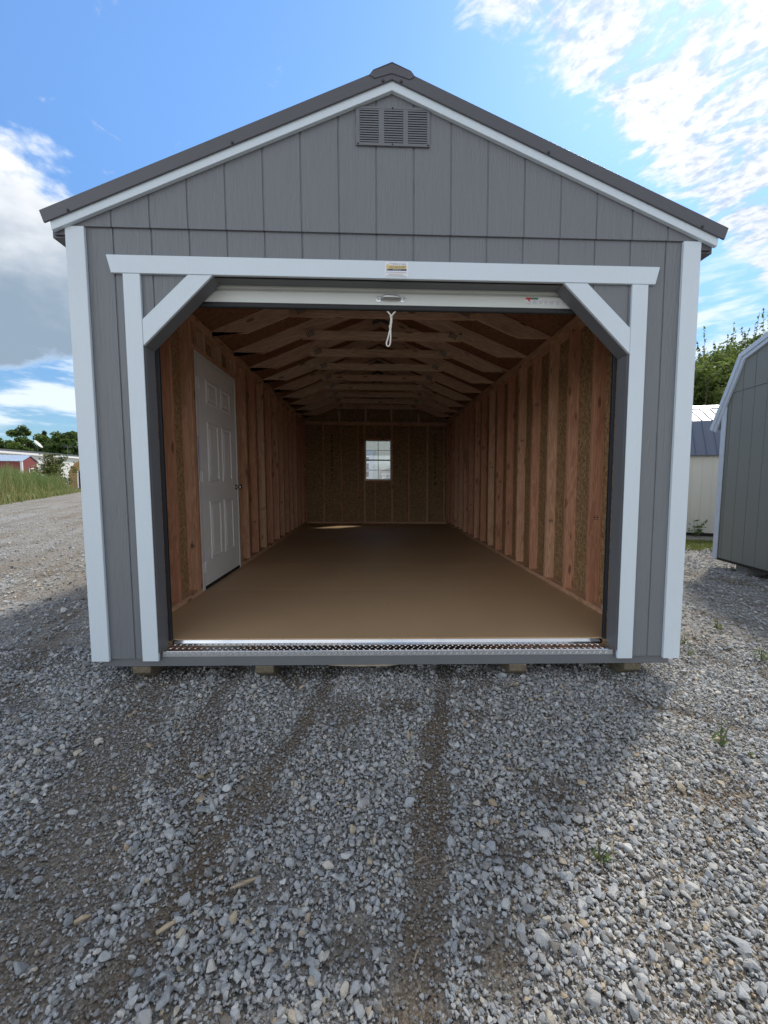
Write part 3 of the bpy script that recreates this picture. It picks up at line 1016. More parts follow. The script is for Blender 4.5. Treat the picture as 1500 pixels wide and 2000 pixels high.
# roof trusses
ang = math.atan(RK)
LO = 2.620 + RK * 1.30             # underside of the rafters at the ridge
for k in range(-2, 9):
    y = 1.66 + 0.61 * k
    y0, y1 = y, y + 0.038
    tone = rng.uniform(0.2, 0.9)
    for s in (-1, 1):
        xe = s * 1.79
        x_in = s * 1.30
        poly = [(0.0005 * s + XC, LO), (XC + x_in, 2.6255), (s * 1.70, 2.6255), (xe, rake(xe, LO + 0.151)), (XC + 0.0005 * s, LO + 0.151)]
        part('rafter', prism(poly, y0, y1), 'truss', shed, 0.0015, -s * ang, tone=float(np.clip(tone + rng.normal(0, .12), 0, 1)))
    zt = 2.772
    xt = 0.87
    hx = (LO - (zt + 0.089)) / RK + 0.16
    poly = [(-xt, zt), (xt, zt), (xt + .012, zt + .045), (hx, zt + .089), (-hx, zt + .089), (-xt - .012, zt + .045)]
    part('collar_tie', prism([(XC + a, b) for a, b in poly], y0 - 0.0385, y0 - 0.0005), 'truss', shed, 0.0015, 'x', tone=float(np.clip(tone + rng.normal(0, .15), 0, 1)))
    for s in (-1, 1):
        # toothed steel plate at the joint: dark ribs across the tie
        pl = []
        for j in range(5):
            cx_, cz_ = XC + s * (0.775 + (j - 2) * 0.017), 2.825 - (j - 2) * 0.017 * RK
            dxx, dzz = 0.030 * math.sin(ang) * s, 0.030 * math.cos(ang)
            hw = 0.0055
            pl.append(prism([(cx_ - dxx * -1 - hw, cz_ + dzz), (cx_ + dxx + hw, cz_ + dzz), (cx_ - dxx + hw, cz_ - dzz), (cx_ - dxx - hw, cz_ - dzz)],
                            y0 - 0.0405, y0 - 0.0386))
        part('gusset_plate', joinvf(pl), 'plate_metal', shed)
    part('ridge_gusset', prism([(XC - .10, LO + .015), (XC, LO + .05), (XC + .10, LO + .015), (XC + .10, LO + .06), (XC, LO + .10), (XC - .10, LO + .06)], y0 - 0.0025, y0 - 0.0003),
         'plate_metal', shed)

# roll-up door, rolled up: bottom slats, rubber seal, drum, guides, handle
def rail_profile():
    return [(0.128, 2.266), (0.128, 2.327), (0.149, 2.329), (0.149, 2.341), (0.130, 2.345), (0.128, 2.371), (0.140, 2.385), (0.158, 2.385), (0.158, 2.266)]


rdoor = part('roll_up_door', prism(rail_profile(), -1.335, 1.335, 'yz'), 'steel_white', shed, 0.001,
             label='white roll-up door curtain rolled up under the header')
part('bottom_seal', prism([(0.126, 2.2645), (0.150, 2.2645), (0.152, 2.245), (0.145, 2.236), (0.131, 2.236), (0.124, 2.245)], -1.335, 1.335, 'yz'), 'black', rdoor, 0.003)
part('drum', lathe([(-1.33, 0.15), (1.33, 0.15)], (0, 0.36, 2.62), 'x', 24), 'steel_white', rdoor, smooth=False)
for s in (-1, 1):
    part('door_guide', box(min(s * 1.336, s * 1.356), max(s * 1.336, s * 1.356), 0.1185, 0.138, 0.262, 2.46), 'black', rdoor, 0.001)
for x in (-0.064, 0.078):
    part('handle_mount', lathe([(-0.004, 0.012), (-0.0035, 0.0165), (0, 0.018)], (x, 0.1278, 2.298), 'y', 14), 'galv', rdoor)
    part('bolt', lathe([(-0.006, 0.003), (-0.004, 0.006), (0, 0.006)], (x + (-.004 if x < 0 else .004), 0.1238, 2.298), 'y', 10), 'nickel', rdoor)
part('lift_handle', tube([(-0.050, 0.124, 2.298), (-0.042, 0.112, 2.299), (-0.030, 0.100, 2.302), (0.044, 0.100, 2.302), (0.056, 0.112, 2.299), (0.064, 0.124, 2.298)],
                         [0.007, 0.008, 0.0105, 0.0105, 0.008, 0.007], 10), 'galv', rdoor, smooth=True)
lab = part('warning_label', box(0.800, 1.016, 0.1272, 0.1279, 2.283, 2.3245), simple('label_paper', (0.72, 0.72, 0.72), 0.6), rdoor)
M['red_print'] = simple('red_print', (0.55, 0.05, 0.035), 0.6)
M['green_print'] = simple('green_print', (0.04, 0.24, 0.13), 0.6)
M['grey_print'] = simple('grey_print', (0.36, 0.36, 0.37), 0.6)
M['blue_print'] = simple('navy_print', (0.035, 0.08, 0.16), 0.6)
M['gold_print'] = simple('gold_print', (0.72, 0.54, 0.22), 0.6)
part('print', box(0.801, 0.8385, 0.1266, 0.1271, 2.313, 2.3238), 'red_print', lab)
part('print', box(0.8390, 0.875, 0.1266, 0.1271, 2.313, 2.3238), 'green_print', lab)
part('print', prism([(0.812, 2.313), (0.824, 2.313), (0.826, 2.303), (0.832, 2.298), (0.822, 2.300)], 0.1266, 0.1271), 'red_print', lab)
for k, (x0, x1) in enumerate(((0.803, 0.836), (0.842, 0.873), (0.880, 0.906), (0.912, 0.936), (0.942, 0.972), (0.981, 1.008))):
    for j in range(4 if k else 2):
        z = (2.306 if k not in (0,) else 2.294) - j * 0.0055
        part('print', box(x0, x1 - 0.006 * ((j + k) % 2), 0.1267, 0.1271, z - .0018, z), 'grey_print', lab)

# maker's sticker on the header
stk = part('maker_sticker', box(-0.031, 0.096, -0.0026, -0.0017, 2.3625, 2.440), simple('sticker_vinyl', (0.80, 0.79, 0.82), 0.4), shed)
flat_mesh('lettering', text_vf('A Tradition of Quality', 0.0135, -0.006, -0.0030, 2.4265, 0.092), M['blue_print'], stk)
part('print', box(-0.020, 0.087, -0.0031, -0.0027, 2.4040, 2.4225), 'gold_print', stk)
part('print', prism([(-0.024, 2.400), (-0.014, 2.400), (-0.010, 2.424), (-0.016, 2.431), (-0.023, 2.424)], -0.0034, -0.0027), 'gold_print', stk)
part('print', box(-0.022, 0.088, -0.0031, -0.0027, 2.3945, 2.4036), 'blue_print', stk)
flat_mesh('lettering', text_vf('OLD HICKORY', 0.0200, -0.0065, -0.0036, 2.4065, 0.090), M['blue_print'], stk)
flat_mesh('lettering', text_vf('BUILDINGS', 0.0072, 0.012, -0.0036, 2.3965, 0.045), simple('pale_print', (0.7, 0.65, 0.5), 0.6), stk)
for z, x0, x1 in ((2.3865, -0.026, 0.088), (2.3730, -0.012, 0.070), (2.3665, -0.026, 0.088)):
    part('print', box(x0, x1, -0.0029, -0.0027, z - .0014, z + .0014), 'grey_print', stk)
part('print', box(-0.030, 0.095, -0.0029, -0.0027, 2.3795, 2.3805), 'grey_print', stk)

# entry door in the left wall
XD = -XI - 0.004
door = part('entry_door', box(XD - 0.042, XD, 1.292, 2.240, ZF + 0.032, 2.300), 'door', shed, 0.002, label='white six-panel entry door, closed')
part('door_frame', joinvf([box(XD - 0.06, XD + 0.006, 1.2365, 1.2885, ZF + .0005, 2.336), box(XD - 0.06, XD + 0.006, 2.2435, 2.2705, ZF + .0005, 2.336),
                           box(XD - 0.06, XD + 0.006, 1.2888, 2.2432, 2.3035, 2.336)]), 'vinyl', door, 0.002)
part('door_sweep', box(XD - 0.04, XD + 0.003, 1.292, 2.240, ZF + 0.004, ZF + 0.0315), 'black', door)


def raised_panel(y0, y1, z0, z1):
    """a moulded rectangle: sloped moulding up, a flat valley and a raised field"""
    rings = [(0.0, 0.0003), (0.012, 0.009), (0.022, 0.009), (0.034, 0.001), (0.046, 0.001), (0.062, 0.006)]
    V, Fc = [], []
    for d, h in rings:
        V += [(XD + h, y0 + d, z0 + d), (XD + h, y1 - d, z0 + d), (XD + h, y1 - d, z1 - d), (XD + h, y0 + d, z1 - d)]
    for i in range(len(rings) - 1):
        for k in range(4):
            k2 = (k + 1) % 4
            Fc.append((i * 4 + k, i * 4 + k2, i * 4 + 4 + k2, i * 4 + 4 + k))
    n = (len(rings) - 1) * 4
    Fc.append((n, n + 1, n + 2, n + 3))
    return V, Fc


for y0, y1 in ((1.455, 1.725), (1.810, 2.080)):
    for z0, z1 in ((1.925, 2.145), (1.225, 1.765), (0.505, 1.045)):
        part('door_panel', raised_panel(y0, y1, z0, z1), 'door', door)
for z in (2.075, 1.268, 0.462):
    h = part('hinge', joinvf([box(XD + 0.0062, XD + 0.0092, 1.262, 1.2875, z - .045, z + .045), box(XD + 0.0005, XD + 0.0035, 1.2925, 1.320, z - .045, z + .045)]), 'vinyl', door)
    part('hinge_pin', lathe([(-.047, .006), (.047, .006)], (XD + 0.010, 1.290, z), 'z', 10), 'vinyl', h)
kb = part('door_knob', lathe([(0.0, .030), (.006, .030), (.010, .014), (.030, .012), (.040, .024), (.052, .029), (.062, .026), (.068, .012)], (XD, 2.190, 1.163), 'x', 20), 'nickel', door, smooth=True)
part('masking_tape', joinvf([box(XD + 0.0063, XD + 0.0072, 1.238, 1.2485, 1.30, 1.62), box(XD + 0.0063, XD + 0.0072, 1.238, 1.244, 1.23, 1.2998), box(XD + 0.0063, XD + 0.0072, 1.2485, 1.252, 1.42, 1.55)]),
     'tape', door, label='strip of blue masking tape on the hinge side')

# stamped marks on the rear panels (illegible dark print)
mk, t_, b_ = new_mat('stamp_ink')
b_.inputs['Base Color'].default_value = (0.03, 0.022, 0.018, 1)
b_.inputs['Roughness'].default_value = 0.9
for x in (-1.02, 1.36):
    for z in np.arange(1.15, 2.34, 0.052):
        if rng.random() < 0.8:
            wd = rng.uniform(0.02, 0.05)
            q = box(x - wd + rng.uniform(-.01, .01), x + wd * rng.uniform(0.3, 1), yw1 - 0.0012, yw1 - 0.0003, z, z + rng.uniform(.014, .036))
            part('stamp_mark', q, mk, shed)


def shear_tree(o):
    seen = set()
    todo = list(o.children)
    o.location.x += -SH * 1.4
    while todo:
        c = todo.pop()
        todo += list(c.children)
        c.location.x += SH * c.location.z
        if c.type == 'MESH' and c.data.name not in seen:
            seen.add(c.data.name)
            co = np.empty(len(c.data.vertices) * 3, np.float32)
            c.data.vertices.foreach_get('co', co)
            co = co.reshape(-1, 3)
            co[:, 0] += SH * co[:, 2]
            c.data.vertices.foreach_set('co', co.ravel())
            c.data.update()


shear_tree(shed)

# ------------------------------------------------------------------ loose things at the shed
rope = empty('pull_rope', (-0.002, 0.14, 2.236))
tag(rope, 'white pull rope with two knots and a loop hanging under the roll-up door', 'rope')


def rp(pts, r=0.0046):
    return tube([(x, y, z) for x, y, z in pts], r, 7)


part('strand', rp([(-.026, .008, .010), (-.018, .002, -.002), (-.006, 0, -.016), (.001, 0, -.026), (.0005, 0, -.055), (-.003, 0, -.085)]), 'rope', rope, smooth=True)
part('strand', rp([(.032, .008, .010), (.024, .002, -.002), (.012, 0, -.016), (.004, 0, -.026), (.0055, 0, -.055), (.001, 0, -.085)]), 'rope', rope, smooth=True)
for z, x in ((-.030, .002), (-.088, -.002)):
    part('knot', lathe([(-.011, .004), (-.008, .0085), (-.003, .0075), (0, .0095), (.004, .0078), (.008, .009), (.011, .004)], (x, 0, z), 'z', 10), 'rope', rope, smooth=True)
part('loop', rp([(-.002, 0, -.095), (-.008, 0, -.120), (-.017, 0, -.155), (-.025, 0, -.180), (-.024, 0, -.193), (-.016, 0, -.201), (-.007, 0, -.196), (-.002, 0, -.182), (0.000, 0, -.150), (-.001, 0, -.120), (-.001, 0, -.095)]),
     'rope', rope, smooth=True)
cupo = link('plastic_cap', mesh('plastic_cap', lathe([(0, .012), (.002, .017), (.020, .020), (.030, .020), (.033, .017)], (0, 0, 0), 'z', 16), 'cap', smooth=False), None, (1.640, 0.605, ZF + 0.0385))
tag(cupo, 'small white plastic cap lying on the bottom plate by the right door jamb', 'cap')


# ------------------------------------------------------------------ gravel
def stone_mesh(seed):
    r = np.random.default_rng(seed)
    p = r.normal(size=(15, 3))
    p /= np.linalg.norm(p, axis=1)[:, None]
    p *= r.uniform(0.72, 1.08, (15, 1))
    p *= np.array([1.0, r.uniform(0.62, 0.9), r.uniform(0.42, 0.72)])
    bm = bmesh.new()
    for q in p:
        bm.verts.new(q)
    bmesh.ops.convex_hull(bm, input=bm.verts)
    bmesh.ops.delete(bm, geom=[v for v in bm.verts if not v.link_faces], context='VERTS')
    bmesh.ops.bevel(bm, geom=[e for e in bm.edges], offset=0.07, segments=1, affect='EDGES', clamp_overlap=True)
    bmesh.ops.recalc_face_normals(bm, faces=bm.faces)
    me = bpy.data.meshes.new('stone')
    bm.to_mesh(me)
    bm.free()
    me.materials.append(M['stone'])
    return me


stones = bpy.data.collections.new('stones')
for k in range(14):
    stones.objects.link(bpy.data.objects.new('stone', stone_mesh(100 + k)))


def scatter(n, x0, x1, y0, y1, med, sig, hi, lift, want, seed):
    r = np.random.default_rng(seed)
    x, y = r.uniform(x0, x1, n), r.uniform(y0, y1, n)
    keep = want(x, y, r)
    x, y = x[keep], y[keep]
    size = np.minimum(med * np.exp(r.normal(0, sig, len(x))), hi)
    z = ground_h(x, y) + size * r.uniform(0.15, 0.7, len(x)) + r.uniform(0, lift, len(x))
    return x, y, z, size


def not_under(x, y):
    return ~((np.abs(x) < 1.72) & (y > 0.35))


sets = []
# coarse crushed stone, dense, close to the viewer
sets.append(scatter(175000, -3.1, 3.3, -2.05, 0.55, 0.0066, 0.46, 0.026, 0.010,
                    lambda x, y, r: (r.random(len(x)) < 0.97 * (1 - dirtiness(x, y)) ** 1.5 + 0.02) & not_under(x, y), 21))
# a few big ones
sets.append(scatter(1500, -3.1, 3.3, -2.05, 0.45, 0.0135, 0.25, 0.028, 0.008,
                    lambda x, y, r: (r.random(len(x)) > 0.15 + dirtiness(x, y) * 0.95) & not_under(x, y) & (y < -0.2 + 0.6 * r.random(len(x))), 22))
# grit
sets.append(scatter(90000, -2.9, 3.1, -2.0, 0.4, 0.0047, 0.35, 0.009, 0.005,
                    lambda x, y, r: not_under(x, y), 23))
# further along both sides of the shed
sets.append(scatter(90000, -14.0, -1.72, 0.5, 15.0, 0.0115, 0.45, 0.034, 0.006,
                    lambda x, y, r: (r.random(len(x)) > dirtiness(x, y) * 0.85) & (x < -1.72) & (r.random(len(x)) < 1.05 * np.exp(-np.maximum(0, y - 1.5) / 4.5)) & (y > -1.3 * x - 7.5) & (y < 2.5 - 2.0 * x), 24))
sets.append(scatter(22000, 1.72, 6.2, 0.5, 5.2, 0.0105, 0.40, 0.028, 0.006,
                    lambda x, y, r: (r.random(len(x)) > dirtiness(x, y) * 0.85) & (y < 6.3 - x * 0.28), 25))
gx, gy, gz, gs = (np.concatenate([s[i] for s in sets]) for i in range(4))
NG = len(gx)
gme = bpy.data.meshes.new('gravel')
gme.vertices.add(NG)
gme.vertices.foreach_set('co', np.stack([gx, gy, gz], 1).astype(np.float32).ravel())
flat = rng.uniform(0.85, 1.15, (NG, 3)) * gs[:, None]
rot = np.stack([rng.normal(0, 0.45, NG), rng.normal(0, 0.45, NG), rng.uniform(0, 6.283, NG)], 1)
tint = np.clip(rng.normal(0.46, 0.20, NG), 0, 0.86)
tan = rng.random(NG) < 0.06
tint[tan] = rng.uniform(0.86, 1.0, tan.sum())
dd = dirtiness(gx, gy)
tint = np.where((rng.random(NG) < dd * 0.8), rng.random(NG) * 0.30, tint)
for nm, typ, key, arr in (('scl', 'FLOAT_VECTOR', 'vector', flat), ('rot', 'FLOAT_VECTOR', 'vector', rot), ('tint', 'FLOAT', 'value', tint), ('idx', 'INT', 'value', rng.integers(0, 14, NG))):
    a = gme.attributes.new(nm, typ, 'POINT')
    a.data.foreach_set(key, np.ascontiguousarray(arr, dtype=np.int32 if typ == 'INT' else np.float32).ravel())
gob = tag(link('gravel', gme), 'loose crushed grey stone spread over the yard', 'gravel', kind='stuff')
ng = bpy.data.node_groups.new('gravel_scatter', 'GeometryNodeTree')
ng.interface.new_socket('Geometry', in_out='INPUT', socket_type='NodeSocketGeometry')
ng.interface.new_socket('Geometry', in_out='OUTPUT', socket_type='NodeSocketGeometry')
gi, go = ng.nodes.new('NodeGroupInput'), ng.nodes.new('NodeGroupOutput')
iop = ng.nodes.new('GeometryNodeInstanceOnPoints')
ci = ng.nodes.new('GeometryNodeCollectionInfo')
ci.inputs['Collection'].default_value = stones
ci.inputs['Separate Children'].default_value = True
ci.inputs['Reset Children'].default_value = True


def named(nm, typ):
    nd = ng.nodes.new('GeometryNodeInputNamedAttribute')
    nd.data_type = typ
    nd.inputs['Name'].default_value = nm
    return nd.outputs['Attribute']


e2r = ng.nodes.new('FunctionNodeEulerToRotation')
ng.links.new(named('rot', 'FLOAT_VECTOR'), e2r.inputs[0])
ng.links.new(gi.outputs[0], iop.inputs['Points'])
ng.links.new(ci.outputs[0], iop.inputs['Instance'])
iop.inputs['Pick Instance'].default_value = True
ng.links.new(named('idx', 'INT'), iop.inputs['Instance Index'])
ng.links.new(e2r.outputs[0], iop.inputs['Rotation'])
ng.links.new(named('scl', 'FLOAT_VECTOR'), iop.inputs['Scale'])
ng.links.new(iop.outputs[0], go.inputs[0])
gmod = gob.modifiers.new('scatter', 'NODES')
gmod.node_group = ng


# ------------------------------------------------------------------ plants
def leaves_mesh(name, cen, size, mat, up=0.0, asp=0.55, rnd=None):
    """one rhombus per leaf"""
    n = len(cen)
    nrm = rng.normal(size=(n, 3))
    nrm[:, 2] = np.abs(nrm[:, 2]) + up
    nrm /= np.linalg.norm(nrm, axis=1)[:, None]
    a = np.cross(nrm, rng.normal(size=(n, 3)))
    a /= np.linalg.norm(a, axis=1)[:, None]
    b = np.cross(nrm, a)
    s = np.asarray(size) * rng.uniform(0.7, 1.3, n)
    P4 = np.stack([cen + a * s[:, None], cen + b * (s * asp)[:, None], cen - a * s[:, None], cen - b * (s * asp)[:, None]], 1)
    return quads_mesh(name, P4, mat, rng.random(n) if rnd is None else rnd)


def quads_mesh(name, P4, mat, rnd):
    n = len(P4)
    me = bpy.data.meshes.new(name)
    me.vertices.add(n * 4)
    me.vertices.foreach_set('co', P4.astype(np.float32).ravel())
    me.loops.add(n * 4)
    me.loops.foreach_set('vertex_index', np.arange(n * 4))
    me.polygons.add(n)
    me.polygons.foreach_set('loop_start', np.arange(0, n * 4, 4))
    me.polygons.foreach_set('loop_total', np.full(n, 4))
    me.update(calc_edges=True)
    at = me.attributes.new('rnd', 'FLOAT', 'POINT')
    at.data.foreach_set('value', np.repeat(rnd, 4).astype(np.float32))
    me.materials.append(M[mat])
    return me


def tree(name, label, base, height, rad, z0, ncl, nleaf, leaf, mat, group=None, spiky=False, cl=0.24):
    t = empty(name, base)
    tag(t, label, 'tree', group)
    ctr = np.array([0, 0, (z0 + height) / 2])
    ext = np.array([rad, rad, (height - z0) / 2])
    d = rng.normal(size=(ncl, 3))
    d /= np.linalg.norm(d, axis=1)[:, None]
    c = ctr + d * ext * (rng.uniform(0.35, 0.95, ncl) ** 0.7)[:, None]
    limbs = []
    hr = 0.022 * height
    limbs.append(tube([(0, 0, -0.1), (0.02 * height, 0, height * 0.25), (-0.01 * height, 0.02 * height, height * 0.55), (0, 0, height * 0.85)], [hr, hr * .8, hr * .5, hr * .12], 8))
    for q in c[: min(ncl, 26)]:
        zs = max(0.15 * height, q[2] * 0.55)
        m_ = q * np.array([0.5, 0.5, 0]) + np.array([0, 0, (zs + q[2]) / 2 + 0.04 * height])
        limbs.append(tube([(0, 0, zs), tuple(m_), tuple(q)], [hr * .35, hr * .2, hr * .06], 5))
    which = rng.integers(0, ncl, nleaf)
    spread = cl * rad * rng.uniform(0.6, 1.25, ncl)
    g = rng.normal(size=(nleaf, 3))
    g /= np.linalg.norm(g, axis=1)[:, None]
    L3 = c[which] + g * (spread[which] * rng.random(nleaf) ** 0.45)[:, None] * np.array([1, 1, 0.75])
    tone = np.clip(0.5 + (rng.random(ncl)[which] - 0.5) * 0.7 + rng.normal(0, .18, nleaf), 0, 1)
    if spiky:
        ns = 42
        parts = [L3]
        for k in range(ns):
            a_ = rng.uniform(0, 6.28)
            rr = rad * math.sqrt(rng.random()) * 0.85
            top = z0 + (height - z0) * (1.0 - 0.35 * (rr / rad) ** 2) * rng.uniform(0.84, 1.04)
            base3 = np.array([rr * math.cos(a_), rr * math.sin(a_), top - 0.26 * (height - z0)])
            tip = base3 + np.array([rng.normal(0, .12 * rad), rng.normal(0, .12 * rad), rng.uniform(0.26, 0.42) * (height - z0)])
            limbs.append(tube([tuple(base3), tuple((base3 + tip) / 2 + rng.normal(0, .03 * rad, 3)), tuple(tip)], [hr * .12, hr * .08, hr * .03], 4))
            tt = rng.random(46) ** 0.8
            parts.append(base3 + (tip - base3) * tt[:, None] + rng.normal(0, 0.045 * rad, (46, 3)) * (1.12 - tt)[:, None])
        L3 = np.concatenate(parts)
        tone = np.concatenate([tone, rng.random(len(L3) - nleaf) * 0.8])
    part('trunk', joinvf(limbs), 'bark', t)
    link('crown', leaves_mesh('crown', L3, leaf, mat, 0.2, 0.5, tone), t)
    return t


def conifer(name, label, base, height, rad, mat, group):
    t = empty(name, base)
    tag(t, label, 'tree', group)
    V = [tube([(0, 0, 0), (0, 0, height * .6), (0, 0, height)], [height * .018, height * .01, height * .002], 7)]
    cen = []
    for k in range(46):
        z = height * (0.18 + 0.8 * k / 46)
        r = rad * (1 - k / 48) * rng.uniform(0.6, 1.1)
        for j in range(5):
            a = rng.uniform(0, 6.28)
            tip = np.array([r * math.cos(a), r * math.sin(a), z - 0.15 * r])
            q = rng.random(26)
            cen.append(np.array([0, 0, z]) + (tip - np.array([0, 0, z])) * q[:, None] + rng.normal(0, 0.05 * rad, (26, 3)))
    part('trunk', joinvf(V), 'bark', t)
    link('crown', leaves_mesh('crown', np.concatenate(cen), 0.22, mat, 0.3, 0.4), t)


# far trees on the left
TL = 'trees beyond the long white building'
tree('tree', 'broad rounded green tree above the satellite dish, left of the gap', (-78.5, 93.0, 0), 12.6, 4.6, 3.2, 60, 9000, 0.34, 'leaf_far', TL)
tree('tree', 'large dense dark green tree beside the shed corner on the left', (-68.5, 92.0, 0), 12.0, 5.0, 2.0, 80, 12000, 0.34, 'leaf_dark', TL)
tree('tree', 'dark tree at the left picture edge behind the red shed roof', (-85.0, 92.0, 0), 10.3, 3.8, 2.0, 50, 7000, 0.32, 'leaf_dark', TL)
tree('tree', 'pale low tree in the gap between the two big left trees', (-77.5, 101.0, 0), 9.6, 3.6, 1.5, 40, 6000, 0.34, 'leaf_far', TL, spiky=True)
tree('tree', 'low bright green tree under the broad tree behind the white building', (-83.0, 96.0, 0), 8.6, 4.4, 1.0, 50, 7000, 0.32, 'leaf_far', TL)
conifer('conifer', 'ragged conifer rising right of the broad rounded tree', (-75.5, 94.5, 0), 12.2, 3.0, 'needle', TL)
# nearer trees on the right
TR = 'trees behind the cream shed'
tree('tree', 'leafy tree showing left, next to the right corner trim', (15.4, 17.6, 0), 7.6, 2.3, 0.4, 120, 30000, 0.09, 'leaf_right', TR, spiky=True, cl=0.30)
tree('tree', 'feathery tree in the middle of the gap above the cream shed', (18.6, 18.8, 0), 8.6, 2.5, 0.4, 130, 34000, 0.09, 'leaf_right', TR, spiky=True, cl=0.30)
tree('tree', 'tallest twiggy tree rising over the dark green barn roof', (21.6, 20.4, 0), 9.9, 2.4, 0.5, 110, 24000, 0.09, 'leaf_right', TR, spiky=True, cl=0.28)
tree('tree', 'dense dark tree filling the gap low behind the others', (19.5, 23.5, 0), 6.8, 4.2, 0.2, 130, 26000, 0.11, 'leaf_dark', TR, cl=0.30)


def blades(n, pos, hmin, hmax, width, lean):
    """curved grass blades of two quads each"""
    h = rng.uniform(hmin, hmax, n)
    a = rng.uniform(0, 6.283, n)
    la = rng.uniform(0, 6.283, n)
    ln = rng.uniform(0.3, 1.0, n) * lean * h
    wv = np.stack([np.cos(a), np.sin(a), np.zeros(n)], 1) * (width * rng.uniform(0.6, 1.3, n))[:, None]
    ld = np.stack([np.cos(la), np.sin(la), np.zeros(n)], 1)
    mid = pos + ld * (ln * 0.3)[:, None] + np.array([0, 0, 1.0]) * (h * 0.58)[:, None]
    tip = pos + ld * ln[:, None] + np.array([0, 0, 1.0]) * h[:, None]
    q1 = np.stack([pos - wv, pos + wv, mid + wv * .8, mid - wv * .8], 1)
    q2 = np.stack([mid - wv * .8, mid + wv * .8, tip + wv * .12, tip - wv * .12], 1)
    return np.concatenate([q1, q2])


def reed_bed():
    n = 9000
    t = rng.random(n) ** 0.8
    off = rng.random(n) ** 1.3 * 5.0
    ex, ey = -15.6 + (-26.2 + 15.6) * t, 14.4 + (35.0 - 14.4) * t
    ln = math.hypot(-10.6, 20.6)
    nx_, ny_ = -20.6 / ln, -10.6 / ln
    x, y = ex + nx_ * off, ey + ny_ * off
    x += rng.normal(0, .1, n)
    front = np.clip(off / 1.2, 0.22, 1)
    pos = np.stack([x, y, np.full(n, GZ - .02)], 1)
    hh = front * (2.45 - 1.0 * t) * (0.75 + 0.5 * vnoise(x, y, 0.8, 31))
    q = blades(n, pos, 0.8, 1.0, 0.018, 0.30)
    q[:, :, 2] = (q[:, :, 2] - GZ) * np.tile(hh, 2)[:, None] + GZ
    rn = np.clip(0.25 + 0.6 * vnoise(x, y, 0.9, 33) + rng.normal(0, .2, n) - (off - 1.5) * 0.03, 0, 1)
    rn = np.where(off < 0.7, np.clip(rn + 0.25, 0, 1), rn)
    link_ = link('tall_grass', quads_mesh('tall_grass', q, 'reed', np.tile(rn, 2)))
    tag(link_, 'tall green reed grass growing along the far edge of the gravel road', 'grass', kind='stuff')


reed_bed()


def turf():
    n = 26000
    x, y = rng.uniform(4.6, 8.6, n), rng.uniform(3.4, 6.6, n)
    k = (y > 6.85 - 0.42 * x + (vnoise(x, y, 2.5, 41) - .5) * 0.9) & (y < 8.6 - 0.42 * x + (vnoise(x, y, 3.0, 42) - .5) * 0.5) & (vnoise(x, y, 5.0, 43) > 0.22)
    x, y = x[k], y[k]
    q = blades(len(x), np.stack([x, y, ground_h(x, y)], 1), 0.02, 0.075, 0.0045, 0.9)
    tag(link('grass_strip', quads_mesh('grass_strip', q, 'turf', np.tile(rng.random(len(x)), 2))),
        'strip of low yellow-green grass in front of the cream shed', 'grass', kind='stuff')


turf()


def weed(label, x, y, h, nl, spread, leaf=0.020):
    o = empty('weed', (x, y, float(ground_h(np.array([x]), np.array([y]))[0]) - .004))
    tag(o, label, 'weed', 'weeds growing in the gravel')
    stems, cen = [], []
    for k in range(max(1, nl // 6)):
        a = rng.uniform(0, 6.28)
        tip = np.array([spread * math.cos(a) * rng.random(), spread * math.sin(a) * rng.random(), h * rng.uniform(.6, 1)])
        if k == 0:
            tip = np.array([spread * .15 * math.cos(a), spread * .15 * math.sin(a), h])
        stems.append(tube([(0, 0, 0), tuple(tip * np.array([.35, .35, .5])), tuple(tip)], [0.003, 0.0022, 0.001], 5))
        q = rng.uniform(0.15, 1, 6)
        cen.append(tip * q[:, None] + rng.normal(0, spread * .30, (6, 3)) * np.array([1, 1, .4]))
    part('stem', joinvf(stems), 'stem', o)
    c = np.concatenate(cen)
    c[:, 2] = np.maximum(c[:, 2], 0.008)
    link('foliage', leaves_mesh('foliage', c, leaf, 'weed', 0.6, 0.34), o)


weed('tall thin weed with bare upper stem on the sunlit gravel at right', 1.493, -0.603, 0.17, 22, 0.045, 0.017)
weed('small low weed on the shadow edge nearest the camera', 0.617, -1.149, 0.085, 26, 0.040, 0.013)
weed('bushy green tuft farthest up the right gravel strip', 2.729, 0.845, 0.085, 34, 0.055, 0.018)
weed('two-armed weed at the right picture edge', 2.547, 0.273, 0.085, 30, 0.075, 0.018)
weed('wispy weed touching the right corner trim', 2.231, 0.566, 0.09, 22, 0.055, 0.016)
weed('bright sprout just below the wispy weed by the corner trim', 2.10, 0.36, 0.05, 18, 0.040, 0.016)
weed('tiny seedling right beneath the tall thin weed', 1.565, -0.675, 0.035, 12, 0.018, 0.010)
weed('green plant growing up the base of the cream shed', 7.05, 6.38, 0.42, 60, 0.20, 0.050)


def debris(name, label, cat, mat, pts, r, sides=5, flat=None):
    x, y = pts[0][0], pts[0][1]
    z = float(ground_h(np.array([x]), np.array([y]))[0]) + 0.018
    me = mesh(name, tube([(p[0] - x, p[1] - y, p[2]) for p in pts], r, sides), mat, grain='x')
    if flat:
        for v_ in me.vertices:
            v_.co.z *= flat
    o = link(name, me, None, (x, y, z))
    tag(o, label, cat)


